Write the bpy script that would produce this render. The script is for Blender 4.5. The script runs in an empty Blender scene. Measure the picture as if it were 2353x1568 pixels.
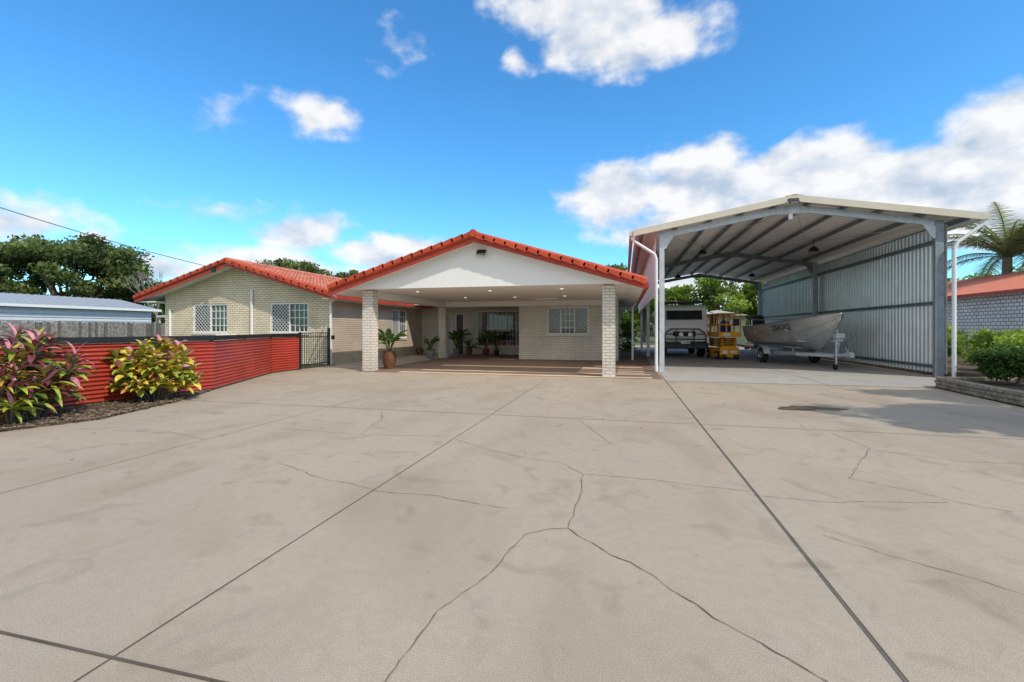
import bpy, math, random
import numpy as np
from mathutils import Vector, Matrix
R=math.radians
scene=bpy.context.scene
col=scene.collection
rng=random.Random(7)
nr=np.random.RandomState(11)
# ---------------------------------------------------------------- materials
MC={}
def newmat(name):
    m=bpy.data.materials.new(name); m.use_nodes=True
    nt=m.node_tree; b=nt.nodes['Principled BSDF']
    return m,nt,b
def M(name,c,rough=.6,metal=0.0,var=.12,vs=3.0,bump=0.0,bs=40.0,spec=.4,emit=0):
    if name in MC: return MC[name]
    m,nt,b=newmat(name)
    tc=nt.nodes.new('ShaderNodeTexCoord')
    n=nt.nodes.new('ShaderNodeTexNoise'); n.inputs['Scale'].default_value=vs; n.inputs['Detail'].default_value=6
    nt.links.new(tc.outputs['Object'],n.inputs['Vector'])
    r=nt.nodes.new('ShaderNodeValToRGB')
    r.color_ramp.elements[0].position=.3; r.color_ramp.elements[1].position=.7
    r.color_ramp.elements[0].color=(*[max(0,x*(1-var)) for x in c],1)
    r.color_ramp.elements[1].color=(*[min(1,x*(1+var)) for x in c],1)
    nt.links.new(n.outputs['Fac'],r.inputs['Fac']); nt.links.new(r.outputs['Color'],b.inputs['Base Color'])
    b.inputs['Roughness'].default_value=rough; b.inputs['Metallic'].default_value=metal
    b.inputs['Specular IOR Level'].default_value=spec
    if bump>0:
        n2=nt.nodes.new('ShaderNodeTexNoise'); n2.inputs['Scale'].default_value=bs; n2.inputs['Detail'].default_value=4
        nt.links.new(tc.outputs['Object'],n2.inputs['Vector'])
        bp=nt.nodes.new('ShaderNodeBump'); bp.inputs['Strength'].default_value=bump; bp.inputs['Distance'].default_value=.01
        nt.links.new(n2.outputs['Fac'],bp.inputs['Height']); nt.links.new(bp.outputs['Normal'],b.inputs['Normal'])
    if emit:
        b.inputs['Emission Color'].default_value=(*c,1); b.inputs['Emission Strength'].default_value=emit
    MC[name]=m; return m
def brick(name,c1,c2,mortar,bw=.235,rh=.086,ms=.012,bumpd=.012):
    if name in MC: return MC[name]
    m,nt,b=newmat(name)
    tc=nt.nodes.new('ShaderNodeTexCoord'); sx=nt.nodes.new('ShaderNodeSeparateXYZ')
    nt.links.new(tc.outputs['Object'],sx.inputs[0])
    ad=nt.nodes.new('ShaderNodeMath'); nt.links.new(sx.outputs[0],ad.inputs[0]); nt.links.new(sx.outputs[1],ad.inputs[1])
    cb=nt.nodes.new('ShaderNodeCombineXYZ'); nt.links.new(ad.outputs[0],cb.inputs[0]); nt.links.new(sx.outputs[2],cb.inputs[1])
    br=nt.nodes.new('ShaderNodeTexBrick'); nt.links.new(cb.outputs[0],br.inputs['Vector'])
    br.inputs['Scale'].default_value=1; br.inputs['Brick Width'].default_value=bw; br.inputs['Row Height'].default_value=rh
    br.inputs['Mortar Size'].default_value=ms; br.inputs['Mortar Smooth'].default_value=.2
    br.inputs['Color1'].default_value=(*c1,1); br.inputs['Color2'].default_value=(*c2,1); br.inputs['Mortar'].default_value=(*mortar,1)
    n=nt.nodes.new('ShaderNodeTexNoise'); n.inputs['Scale'].default_value=1.3; n.inputs['Detail'].default_value=8
    nt.links.new(tc.outputs['Object'],n.inputs['Vector'])
    mr=nt.nodes.new('ShaderNodeMapRange'); mr.inputs['From Min'].default_value=.3; mr.inputs['From Max'].default_value=.7
    mr.inputs['To Min'].default_value=.86; mr.inputs['To Max'].default_value=1.08
    nt.links.new(n.outputs['Fac'],mr.inputs['Value'])
    mx=nt.nodes.new('ShaderNodeVectorMath'); mx.operation='SCALE'
    nt.links.new(br.outputs['Color'],mx.inputs[0]); nt.links.new(mr.outputs[0],mx.inputs['Scale'])
    nt.links.new(mx.outputs[0],b.inputs['Base Color']); b.inputs['Roughness'].default_value=.75
    iv=nt.nodes.new('ShaderNodeMath'); iv.operation='SUBTRACT'; iv.inputs[0].default_value=1; nt.links.new(br.outputs['Fac'],iv.inputs[1])
    bp=nt.nodes.new('ShaderNodeBump'); bp.inputs['Strength'].default_value=.9; bp.inputs['Distance'].default_value=bumpd
    nt.links.new(iv.outputs[0],bp.inputs['Height']); nt.links.new(bp.outputs['Normal'],b.inputs['Normal'])
    MC[name]=m; return m
def concrete(name,ca,cb,cstain,rough=.8):
    m,nt,b=newmat(name)
    tc=nt.nodes.new('ShaderNodeTexCoord')
    def noise(s,d=6,map_=None,dist=0):
        n=nt.nodes.new('ShaderNodeTexNoise'); n.inputs['Scale'].default_value=s; n.inputs['Detail'].default_value=d; n.inputs['Distortion'].default_value=dist
        if map_:
            mp=nt.nodes.new('ShaderNodeMapping'); mp.inputs['Scale'].default_value=map_; mp.inputs['Location'].default_value=(3.3,1.7,0)
            nt.links.new(tc.outputs['Object'],mp.inputs[0]); nt.links.new(mp.outputs[0],n.inputs['Vector'])
        else: nt.links.new(tc.outputs['Object'],n.inputs['Vector'])
        return n.outputs['Fac']
    def mr(o,a,b2,c=0,d=1):
        x=nt.nodes.new('ShaderNodeMapRange'); x.inputs['From Min'].default_value=a; x.inputs['From Max'].default_value=b2
        x.inputs['To Min'].default_value=c; x.inputs['To Max'].default_value=d; nt.links.new(o,x.inputs['Value']); return x.outputs[0]
    def mix(f,A,B):
        x=nt.nodes.new('ShaderNodeMix'); x.data_type='RGBA'
        nt.links.new(f,x.inputs['Factor'])
        for s,v in ((6,A),(7,B)):
            if isinstance(v,tuple): x.inputs[s].default_value=(*v,1)
            else: nt.links.new(v,x.inputs[s])
        return x.outputs[2]
    c=mix(mr(noise(.35,7,None,.6),.38,.62),ca,cb)
    c=mix(mr(noise(.9,8,(1,.55,1),.8),.48,.72,0,.8),c,cstain)
    c=mix(mr(noise(2.3,9,(1,1,1),1.2),.56,.74,0,.6),c,tuple(x*.74 for x in cstain))
    c=mix(mr(noise(1.1,9,(1.3,.8,1),2.0),.62,.70,0,.35),c,tuple((x*.62) for x in (ca[0],ca[0]*.92,ca[0]*.84)))
    c=mix(mr(noise(14,6),.35,.65,0,.30),c,tuple(x*.75 for x in ca))
    sp=nt.nodes.new('ShaderNodeVectorMath'); sp.operation='SCALE'
    nt.links.new(c,sp.inputs[0]); nt.links.new(mr(noise(160,3),.3,.7,.78,1.22),sp.inputs['Scale'])
    v=nt.nodes.new('ShaderNodeTexVoronoi'); v.inputs['Scale'].default_value=3.2; nt.links.new(tc.outputs['Object'],v.inputs['Vector'])
    c2=mix(mr(v.outputs['Distance'],.012,.032,.55,0),sp.outputs[0],(.10,.08,.06))
    nt.links.new(c2,b.inputs['Base Color']); b.inputs['Roughness'].default_value=rough; b.inputs['Specular IOR Level'].default_value=.2
    bp=nt.nodes.new('ShaderNodeBump'); bp.inputs['Strength'].default_value=.35; bp.inputs['Distance'].default_value=.004
    nt.links.new(noise(90,5),bp.inputs['Height']); nt.links.new(bp.outputs['Normal'],b.inputs['Normal'])
    return m
m_brick=brick('cream_brick',(.77,.72,.64),(.72,.67,.59),(.48,.44,.38))
m_brickw=brick('yellow_cream_brick',(.82,.71,.55),(.75,.645,.49),(.46,.39,.30))
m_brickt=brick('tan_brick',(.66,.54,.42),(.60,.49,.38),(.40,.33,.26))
m_white=M('white_paint',(.84,.84,.83),.5,var=.02,vs=1)
m_ceil=M('ceiling_paint',(.88,.86,.83),.6,var=.02,vs=1)
m_tile=M('terracotta_tile',(.50,.068,.026),.55,var=.25,vs=2.5,bump=.3,bs=30)
m_tile2=M('pale_pink_tile',(.54,.19,.12),.65,var=.3,vs=3,bump=.3,bs=30)  # pinker, paler tile colour for the side wing roof
m_redtrim=M('red_trim',(.42,.05,.025),.4,var=.1)
m_glass=M('window_glass',(.035,.045,.05),.04,var=.4,vs=1.2,spec=.9)
m_frame=M('white_frame',(.82,.82,.80),.4,var=.03)
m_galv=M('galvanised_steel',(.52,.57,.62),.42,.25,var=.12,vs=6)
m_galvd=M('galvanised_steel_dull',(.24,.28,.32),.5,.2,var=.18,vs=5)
m_sheet=M('zinc_sheet',(.80,.80,.80),.34,.3,var=.08,vs=2)
m_roofsheet=M('zinc_roof_sheet',(.92,.87,.84),.35,.1,var=.06,vs=1.5)
m_cream=M('cream_trim',(.64,.59,.49),.45,var=.04)
m_pipe=M('white_pipe',(.80,.82,.84),.35,var=.03)
m_redfence=M('red_corrugated_steel',(.42,.05,.028),.38,var=.18,vs=1.2,spec=.5)
m_black=M('black_paint',(.018,.018,.02),.4,var=.2)
m_rubber=M('rubber',(.022,.022,.023),.8,var=.2)
m_chrome=M('bright_metal',(.65,.66,.68),.25,.8,var=.05)
m_truck=M('truck_white',(.93,.93,.93),.25,var=.02,spec=.6)
m_orange=M('machine_yellow',(.85,.38,.02),.4,var=.12,vs=5)
m_alum=M('aluminium',(.60,.61,.62),.38,.55,var=.16,vs=4)
m_lamp=M('lamp_lens',(.85,.86,.85),.1,var=.02,spec=.8)
m_amber=M('amber_lens',(.8,.25,.02),.2)
m_bark=M('bark',(.16,.12,.09),.9,var=.3,vs=6,bump=.5)
m_timber=M('weathered_timber',(.24,.215,.19),.85,var=.45,vs=8)
m_timberd=M('weathered_timber_dark',(.13,.115,.10),.9,var=.4,vs=8)
m_lightmetal=M('neighbour_cladding',(.66,.68,.70),.5,var=.05)
m_terr=M('pot_glaze_brown',(.16,.07,.035),.3,var=.35,vs=8)
m_potg=M('pot_grey',(.16,.17,.19),.5,var=.15)
m_blue=M('blue_fabric',(.03,.06,.22),.8,var=.2)
# ---------------------------------------------------------------- builder
class B:
    def __init__(s): s.v=[]; s.f=[]; s.m=[]
    def add(s,vs,fs,mi=0):
        o=len(s.v); s.v+= [tuple(v) for v in vs]
        for f in fs: s.f.append([i+o for i in f]); s.m.append(mi)
        return s
    def box(s,x0,x1,y0,y1,z0,z1,mi=0):
        return s.add([(x0,y0,z0),(x1,y0,z0),(x1,y1,z0),(x0,y1,z0),(x0,y0,z1),(x1,y0,z1),(x1,y1,z1),(x0,y1,z1)],
              [(0,3,2,1),(4,5,6,7),(0,1,5,4),(1,2,6,5),(2,3,7,6),(3,0,4,7)],mi)
    def boxm(s,mat,sx,sy,sz,mi=0):
        vs=[mat@Vector((a*sx/2,b*sy/2,c*sz/2)) for c in(-1,1) for a,b in((-1,-1),(1,-1),(1,1),(-1,1))]
        return s.add(vs,[(0,3,2,1),(4,5,6,7),(0,1,5,4),(1,2,6,5),(2,3,7,6),(3,0,4,7)],mi)
    def beam(s,p0,p1,w,h,mi=0):
        p0=Vector(p0);p1=Vector(p1);d=p1-p0;L=d.length;d.normalize()
        up=Vector((0,0,1)) if abs(d.z)<.95 else Vector((0,1,0))
        sd=d.cross(up).normalized();u=sd.cross(d)
        mt=Matrix((( sd.x,d.x,u.x,0),(sd.y,d.y,u.y,0),(sd.z,d.z,u.z,0),(0,0,0,1)));mt.translation=(p0+p1)/2
        return s.boxm(mt,w,L,h,mi)
    def cyl(s,p0,p1,r0,r1=None,n=10,mi=0,cap=True):
        if r1 is None:r1=r0
        p0=Vector(p0);p1=Vector(p1);d=(p1-p0).normalized()
        a=d.orthogonal().normalized();b=d.cross(a)
        vs=[p0+(a*math.cos(t)+b*math.sin(t))*r0 for t in [2*math.pi*i/n for i in range(n)]]
        vs+=[p1+(a*math.cos(t)+b*math.sin(t))*r1 for t in [2*math.pi*i/n for i in range(n)]]
        fs=[(i,(i+1)%n,n+(i+1)%n,n+i) for i in range(n)]
        if cap: fs+=[tuple(range(n-1,-1,-1)),tuple(range(n,2*n))]
        return s.add(vs,fs,mi)
    def tube(s,pts,r,n=8,mi=0):
        for a,b in zip(pts[:-1],pts[1:]): s.cyl(a,b,r,r,n,mi)
        return s
    def lathe(s,c,prof,n=20,mi=0,axis='z'):
        vs=[];c=Vector(c)
        for r,h in prof:
            for i in range(n):
                t=2*math.pi*i/n
                if axis=='z': vs.append(c+Vector((r*math.cos(t),r*math.sin(t),h)))
                elif axis=='x': vs.append(c+Vector((h,r*math.cos(t),r*math.sin(t))))
                else: vs.append(c+Vector((r*math.cos(t),h,r*math.sin(t))))
        k=len(prof)
        fs=[(j*n+i,j*n+(i+1)%n,(j+1)*n+(i+1)%n,(j+1)*n+i) for j in range(k-1) for i in range(n)]
        fs+=[tuple(range(n-1,-1,-1)),tuple(range((k-1)*n,k*n))]
        return s.add(vs,fs,mi)
    def prism(s,poly,axis,a,b,mi=0):
        n=len(poly)
        def P(p,t):
            return {'y':(p[0],t,p[1]),'x':(t,p[0],p[1]),'z':(p[0],p[1],t)}[axis]
        vs=[P(p,a) for p in poly]+[P(p,b) for p in poly]
        fs=[tuple(range(n)),tuple(range(2*n-1,n-1,-1))]+[(i,n+i,n+(i+1)%n,(i+1)%n) for i in range(n)]
        return s.add(vs,fs,mi)
    def obj(s,name,mats,parent=None,off=None,smooth=False,bevel=0,label=None,kind=None,cat=None,fix=True,solid=0):
        me=bpy.data.meshes.new(name)
        o=Vector(off) if off is not None else Vector((0,0,0))
        me.from_pydata([(v[0]-o.x,v[1]-o.y,v[2]-o.z) for v in s.v],[],s.f)
        if not isinstance(mats,(list,tuple)): mats=[mats]
        for m in mats: me.materials.append(m)
        if len(mats)>1: me.polygons.foreach_set('material_index',s.m)
        if fix and len(s.f)<20000:
            import bmesh
            bm=bmesh.new(); bm.from_mesh(me); bmesh.ops.recalc_face_normals(bm,faces=bm.faces); bm.to_mesh(me); bm.free()
        if smooth: me.polygons.foreach_set('use_smooth',[True]*len(me.polygons))
        me.update()
        ob=bpy.data.objects.new(name,me); col.objects.link(ob)
        if parent is not None: ob.parent=parent
        if bevel:
            md=ob.modifiers.new('b','BEVEL'); md.width=bevel; md.segments=2; md.limit_method='ANGLE'; md.angle_limit=R(40)
        if solid:
            md=ob.modifiers.new('s','SOLIDIFY'); md.thickness=solid
        if smooth and not solid:
            md=ob.modifiers.new('e','EDGE_SPLIT'); md.split_angle=R(40)
        if label: ob['label']=label
        if kind: ob['kind']=kind
        if cat: ob['category']=cat
        return ob
def thing(name,label,cat,loc=(0,0,0),rz=0,group=None):
    e=bpy.data.objects.new(name,None); col.objects.link(e); e.location=loc; e.rotation_euler=(0,0,rz)
    e['label']=label; e['category']=cat
    if group: e['group']=group
    return e
def top(ob,label,cat,group=None):
    ob['label']=label; ob['category']=cat
    if group: ob['group']=group
    return ob
# ---------------------------------------------------------------- camera
cam=bpy.data.cameras.new('camera'); co=bpy.data.objects.new('camera',cam); col.objects.link(co)
co.location=(0,0,1.35); co.rotation_euler=(R(90),0,R(13.86)); cam.lens=16.0; cam.sensor_width=36; cam.shift_y=-.0115
cam.clip_start=.05; cam.clip_end=2000; scene.camera=co
scene.view_settings.view_transform='Standard'; scene.view_settings.look='None'; scene.view_settings.exposure=0
# ---------------------------------------------------------------- sun + world
sv=Vector((.60,-.36,.72)).normalized()
sl=bpy.data.lights.new('sun','SUN'); sl.energy=3.0; sl.angle=R(.9); sl.color=(1,.92,.80)
so=bpy.data.objects.new('sun',sl); col.objects.link(so); so.rotation_euler=sv.to_track_quat('Z','Y').to_euler(); so.location=(20,-10,30)
w=bpy.data.worlds.new('World'); scene.world=w; w.use_nodes=True
nt=w.node_tree; nt.nodes.clear()
out=nt.nodes.new('ShaderNodeOutputWorld'); bg=nt.nodes.new('ShaderNodeBackground'); WS=.15; bg.inputs['Strength'].default_value=WS
nt.links.new(bg.outputs[0],out.inputs[0])
sky=nt.nodes.new('ShaderNodeTexSky'); sky.sky_type='NISHITA'; sky.sun_disc=False
sky.sun_elevation=math.asin(sv.z); sky.sun_rotation=math.atan2(sv.x,sv.y); sky.air_density=1.0; sky.dust_density=.6; sky.ozone_density=2.0
hs=nt.nodes.new('ShaderNodeHueSaturation'); hs.inputs['Saturation'].default_value=1.2; hs.inputs['Value'].default_value=1.0
nt.links.new(sky.outputs[0],hs.inputs['Color'])
tn=nt.nodes.new('ShaderNodeVectorMath'); tn.operation='MULTIPLY'; nt.links.new(hs.outputs[0],tn.inputs[0]); tn.inputs[1].default_value=(.85,1.46,1.66)
tc=nt.nodes.new('ShaderNodeTexCoord'); sx=nt.nodes.new('ShaderNodeSeparateXYZ'); nt.links.new(tc.outputs['Generated'],sx.inputs[0])
def math_(op,a,b=None,c=None):
    n=nt.nodes.new('ShaderNodeMath'); n.operation=op
    for i,v in enumerate((a,b,c)):
        if v is None: continue
        if isinstance(v,(int,float)): n.inputs[i].default_value=v
        else: nt.links.new(v,n.inputs[i])
    return n.outputs[0]
az=math_('MULTIPLY',math_('ARCTAN2',sx.outputs[0],sx.outputs[1]),57.2958)
el=math_('MULTIPLY',math_('ARCSINE',sx.outputs[2]),57.2958)
ae=nt.nodes.new('ShaderNodeCombineXYZ'); nt.links.new(az,ae.inputs[0]); nt.links.new(el,ae.inputs[1])
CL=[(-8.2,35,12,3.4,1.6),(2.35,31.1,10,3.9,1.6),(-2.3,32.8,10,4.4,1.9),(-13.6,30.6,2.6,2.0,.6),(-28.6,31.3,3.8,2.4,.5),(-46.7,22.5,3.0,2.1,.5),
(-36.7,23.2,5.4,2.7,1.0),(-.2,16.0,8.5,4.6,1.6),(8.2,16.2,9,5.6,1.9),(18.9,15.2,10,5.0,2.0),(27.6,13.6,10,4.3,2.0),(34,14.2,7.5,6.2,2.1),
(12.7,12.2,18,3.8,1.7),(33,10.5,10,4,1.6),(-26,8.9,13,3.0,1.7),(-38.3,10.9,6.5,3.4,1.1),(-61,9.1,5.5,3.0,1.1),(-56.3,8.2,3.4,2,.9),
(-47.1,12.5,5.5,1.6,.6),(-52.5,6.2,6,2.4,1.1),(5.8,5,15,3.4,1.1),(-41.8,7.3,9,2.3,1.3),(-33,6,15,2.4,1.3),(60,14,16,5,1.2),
(180,38,95,45,3.0),(-180,38,80,45,3.0),(-110,25,25,14,1.5)]  # unseen cloud cover behind and beside the camera, added as neutral fill light
cur=None
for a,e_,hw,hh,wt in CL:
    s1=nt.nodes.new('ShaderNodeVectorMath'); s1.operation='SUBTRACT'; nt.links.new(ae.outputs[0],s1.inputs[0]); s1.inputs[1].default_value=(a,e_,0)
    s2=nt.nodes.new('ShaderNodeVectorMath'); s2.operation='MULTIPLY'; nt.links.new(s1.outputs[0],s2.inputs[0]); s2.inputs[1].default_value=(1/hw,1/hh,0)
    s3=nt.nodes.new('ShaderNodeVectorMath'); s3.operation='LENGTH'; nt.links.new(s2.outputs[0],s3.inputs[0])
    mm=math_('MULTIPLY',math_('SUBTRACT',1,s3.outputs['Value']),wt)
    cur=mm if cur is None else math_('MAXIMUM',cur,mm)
cur=math_('MAXIMUM',cur,math_('MULTIPLY',math_('SUBTRACT',el,52),.07))  # overhead cloud above the frame, added for the same fill light
def wnoise(scale,offset=(0,0,0),det=9):
    mp=nt.nodes.new('ShaderNodeMapping'); mp.inputs['Location'].default_value=offset; mp.inputs['Scale'].default_value=(1,1,1.5)
    nt.links.new(tc.outputs['Generated'],mp.inputs[0])
    n=nt.nodes.new('ShaderNodeTexNoise'); n.inputs['Scale'].default_value=scale; n.inputs['Detail'].default_value=det; n.inputs['Roughness'].default_value=.52
    nt.links.new(mp.outputs[0],n.inputs['Vector']); return n.outputs['Fac']
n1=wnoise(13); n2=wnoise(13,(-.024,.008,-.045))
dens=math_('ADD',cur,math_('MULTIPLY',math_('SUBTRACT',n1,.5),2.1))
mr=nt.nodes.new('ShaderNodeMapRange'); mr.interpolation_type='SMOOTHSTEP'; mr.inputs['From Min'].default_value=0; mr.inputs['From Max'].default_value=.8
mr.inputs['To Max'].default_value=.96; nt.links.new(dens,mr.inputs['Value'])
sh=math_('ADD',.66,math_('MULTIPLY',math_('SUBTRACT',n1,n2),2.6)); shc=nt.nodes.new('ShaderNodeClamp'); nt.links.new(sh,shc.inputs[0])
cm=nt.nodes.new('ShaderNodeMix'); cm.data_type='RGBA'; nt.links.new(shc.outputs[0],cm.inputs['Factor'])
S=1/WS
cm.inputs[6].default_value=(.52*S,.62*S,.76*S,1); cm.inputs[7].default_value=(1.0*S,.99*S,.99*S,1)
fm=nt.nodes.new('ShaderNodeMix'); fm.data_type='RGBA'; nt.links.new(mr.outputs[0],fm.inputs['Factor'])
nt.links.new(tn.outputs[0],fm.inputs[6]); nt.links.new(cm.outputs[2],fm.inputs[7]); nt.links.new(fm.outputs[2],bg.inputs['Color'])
# ---------------------------------------------------------------- ground
m_grass=M('dry_grass',(.10,.12,.045),.95,var=.4,vs=1.5,bump=.6,bs=20)
g=B(); g.add([(-600,-600,-.02),(600,-600,-.02),(600,600,-.02),(-600,600,-.02)],[(0,1,2,3)]); g.obj('ground',m_grass,kind='structure')
m_conc=concrete('driveway_concrete',(.435,.362,.277),(.40,.336,.262),(.335,.264,.192))
d=B(); poly=[(-8.4,-8),(-8.15,3.0),(-7.95,4.2),(-7.62,5.1),(-8.06,6.67),(-8.84,8.2),(-10.5,11.8),(-10.6,15.25),(-10.95,15.25),(-10.95,40),(8.7,40),(8.7,12.6),(6.95,12.6),(6.65,9.5),(6.5,-8)]
d.add([(x,y,0) for x,y in poly],[tuple(range(len(poly)))]); d.obj('driveway',m_conc,kind='structure')
m_slab=concrete('shed_slab_concrete',(.43,.41,.38),(.39,.375,.35),(.33,.31,.285))
d=B(); d.add([(1.06,12.45,.004),(6.93,12.45,.004),(6.93,12.62,.004),(8.55,12.62,.004),(8.55,33.5,.004),(1.06,33.5,.004)],[(0,1,2,3,4,5)]); d.obj('shed_floor',m_slab,kind='structure')
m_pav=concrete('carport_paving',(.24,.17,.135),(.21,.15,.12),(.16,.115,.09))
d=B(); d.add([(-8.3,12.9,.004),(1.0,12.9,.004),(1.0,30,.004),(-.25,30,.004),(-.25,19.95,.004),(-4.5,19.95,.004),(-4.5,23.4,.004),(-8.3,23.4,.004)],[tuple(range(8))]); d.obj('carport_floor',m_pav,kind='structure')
m_band=concrete('cream_paving_band',(.70,.56,.42),(.64,.51,.39),(.54,.43,.32))
d=B()
for x0,x1,y0,y1 in [(-6.9,.75,12.95,13.25),(-6.5,.75,13.9,14.1),(-6.6,-.6,15.7,16.15),(-.2,.6,14.3,14.5),(-.2,.6,14.9,15.1),(-.2,.6,15.5,15.75),(-.2,.6,16.4,16.7),(-6.0,-4.7,19.5,19.9)]:
    d.add([(x0,y0,.008),(x1,y0,.008),(x1,y1,.008),(x0,y1,.008)],[(0,1,2,3)])
d.obj('carport_paving_bands',m_band,kind='structure')
def ribbon(b,pts,wd,z,jit=0,sub=1):
    P=[]; off=0
    for a,c in zip(pts[:-1],pts[1:]):
        a=Vector(a);c=Vector(c);L=(c-a).length; k=max(1,int(L/.035)) if jit else 1
        nrm=Vector((-(c-a).y,(c-a).x)).normalized()
        for i in range(k):
            off=off*.8+rng.uniform(-jit,jit); env=min(1,i/4,(k-i)/4) if jit else 0
            P.append(a.lerp(c,i/k)+nrm*off*env)
    P.append(Vector(pts[-1]))
    vs=[];
    for i,p in enumerate(P):
        q=P[min(i+1,len(P)-1)]-P[max(i-1,0)]; n=Vector((-q.y,q.x)).normalized()
        ww=wd*(rng.uniform(.35,1.3) if jit else 1)/2
        vs+= [(p.x+n.x*ww,p.y+n.y*ww,z),(p.x-n.x*ww,p.y-n.y*ww,z)]
    b.add(vs,[(2*i,2*i+1,2*i+3,2*i+2) for i in range(len(P)-1)])
j=B()
ribbon(j,[(-2.04,-3),(-2.04,12.4)],.008,.004)
ribbon(j,[(1.048,-3),(1.048,14.5)],.012,.009)
ribbon(j,[(-4.97,-3),(-4.97,12.4)],.006,.004)
ribbon(j,[(-8.1,6.9),(6.6,6.9)],.010,.0045)
ribbon(j,[(-8.3,1.42),(-1.2,1.42)],.014,.0045)
ribbon(j,[(-9.9,12.88),(1.0,12.88)],.010,.0045)
ribbon(j,[(1.06,12.45),(6.9,12.45)],.012,.0085)
ribbon(j,[(1.06,20),(8.5,20)],.012,.0085)
ribbon(j,[(4.8,12.5),(4.8,33)],.012,.009)
j.obj('driveway_joints',M('joint_dark',(.10,.08,.062),.9,var=.3),kind='structure')
cr=[[(-.9,1.2),(-.887,1.574),(-.877,1.838),(-.868,2.03),(-.806,2.193),(-.714,2.43),(-.634,2.918)],
[(-.369,3.084),(-.086,2.787),(.142,2.618),(.344,2.383),(.573,2.153),(.753,1.979),(.9,1.6)],
[(-.634,2.918),(-.5,3.04),(-.369,3.084),(-.347,3.615),(-.37,4.276)],
[(-2.015,5.251),(-1.555,4.943),(-1.091,4.694),(-.613,4.57),(-.37,4.276),(.25,4.265),(1.005,4.147)],
[(-1.982,3.41),(-1.485,3.431),(-1.166,3.367),(-.854,3.311)],[(-3.4,3.9),(-2.7,3.6),(-1.98,3.41)],
[(1.263,3.386),(1.544,3.162),(1.783,3.023),(1.971,2.867),(2.4,2.6)],
[(1.972,4.727),(2.34,4.477),(2.523,4.277),(2.789,4.142)],
[(-.655,6.83),(-.352,6.024),(-.169,5.488)],
[(1.013,4.047),(1.535,4.033),(2.457,4.26)],
[(-4.564,5.253),(-3.204,5.195),(-2.099,5.394)],
[(2.6,6.9),(2.717,5.997),(2.07,4.878),(1.972,4.727)],[(2.72,5.9),(3.4,5.6),(4.6,5.7)],
[(-6.6,4.6),(-5.9,4.75),(-5.0,4.5)],[(-3.9,6.8),(-3.5,6.1),(-3.3,5.2)],[(-2.0,8.6),(-1.1,8.9),(-.2,8.7),(1.0,9.3)]]
j=B()
for i,c in enumerate(cr):
    ribbon(j,c,.0062 if i<3 else .0052,.0042,.010)
j.obj('driveway_cracks',M('crack_dark',(.17,.13,.095),.95,var=.35,vs=5),kind='structure')
b=B(); n=60; pts=[]
for i in range(n):
    t=2*math.pi*i/n; r=.42*(1+.28*math.sin(2*t+.6)+.18*math.sin(3*t+2)+.10*math.sin(7*t)+.05*math.sin(13*t+1))
    pts.append((3.05+r*1.05*math.cos(t),8.75+r*.62*math.sin(t),.0042))
b.add(pts,[tuple(range(n))]); b.obj('puddle',M('wet_patch',(.15,.11,.07),.25,var=.3,vs=6),kind='structure')
m_mulch=M('mulch',(.11,.075,.05),.95,var=.6,vs=25,bump=1,bs=60)
b=B(); poly=[(-8.6,-2),(-8.15,3.0),(-7.95,4.2),(-7.62,5.1),(-8.06,6.67),(-8.84,8.2),(-9.4,5.4),(-9.9,2),(-10.3,-2)]
b.prism(poly,'z',-.01,.03); b.obj('mulch_bed',m_mulch,kind='structure')
b=B()
for i in range(1900):
    y=rng.uniform(1,8); xe=np.interp(y,[1,3,4.2,5.1,6.67,8.2],[-8.3,-8.15,-7.95,-7.62,-8.06,-8.84]); x=xe-rng.random()**1.5*1.3+.06
    if x<-9.3: continue
    mt=Matrix.Translation((x,y,.035+rng.random()*.02))@Matrix.Rotation(rng.random()*6,4,'Z')@Matrix.Rotation(rng.uniform(-.5,.5),4,'X')
    b.boxm(mt,rng.uniform(.02,.07),rng.uniform(.01,.025),.008,rng.randrange(3))
b.obj('mulch_chips',[M('chip_a',(.20,.13,.08),.9),M('chip_b',(.09,.06,.04),.9),M('chip_c',(.30,.22,.15),.9)],kind='stuff',fix=False)
b=B()
for i in range(36):
    x=rng.uniform(-7.5,6.2); y=rng.uniform(1.8,12.3)
    mt=Matrix.Translation((x,y,.010))@Matrix.Rotation(rng.random()*6,4,'Z')@Matrix.Rotation(rng.uniform(-.3,.3),4,'X')
    b.boxm(mt,rng.uniform(.012,.03),rng.uniform(.006,.012),.003)
b.obj('leaf_litter',M('dry_leaf',(.20,.11,.05),.9,var=.4,vs=2),kind='stuff',fix=False)
# ---------------------------------------------------------------- window / wall helpers
def wallholes(b,axis,p0,p1,u0,u1,z0,z1,holes,mi=0):
    us=sorted(set([u0,u1]+[h[0] for h in holes]+[h[1] for h in holes])); zs=sorted(set([z0,z1]+[h[2] for h in holes]+[h[3] for h in holes]))
    for a,c in zip(us[:-1],us[1:]):
        for e,f in zip(zs[:-1],zs[1:]):
            um=(a+c)/2; zm=(e+f)/2
            if any(h[0]<um<h[1] and h[2]<zm<h[3] for h in holes): continue
            if axis=='y': b.box(a,c,p0,p1,e,f,mi)
            else: b.box(p0,p1,a,c,e,f,mi)
def ubox(b,axis,sgn,plane,u0,u1,d0,d1,z0,z1,mi=0):
    if axis=='y': b.box(u0,u1,plane+d0,plane+d1,z0,z1,mi)
    else:
        a,c=sorted((plane+sgn*d0,plane+sgn*d1)); b.box(a,c,u0,u1,z0,z1,mi)
m_screen=M('screen_mesh',(.74,.75,.77),.4,var=.03)
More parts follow.
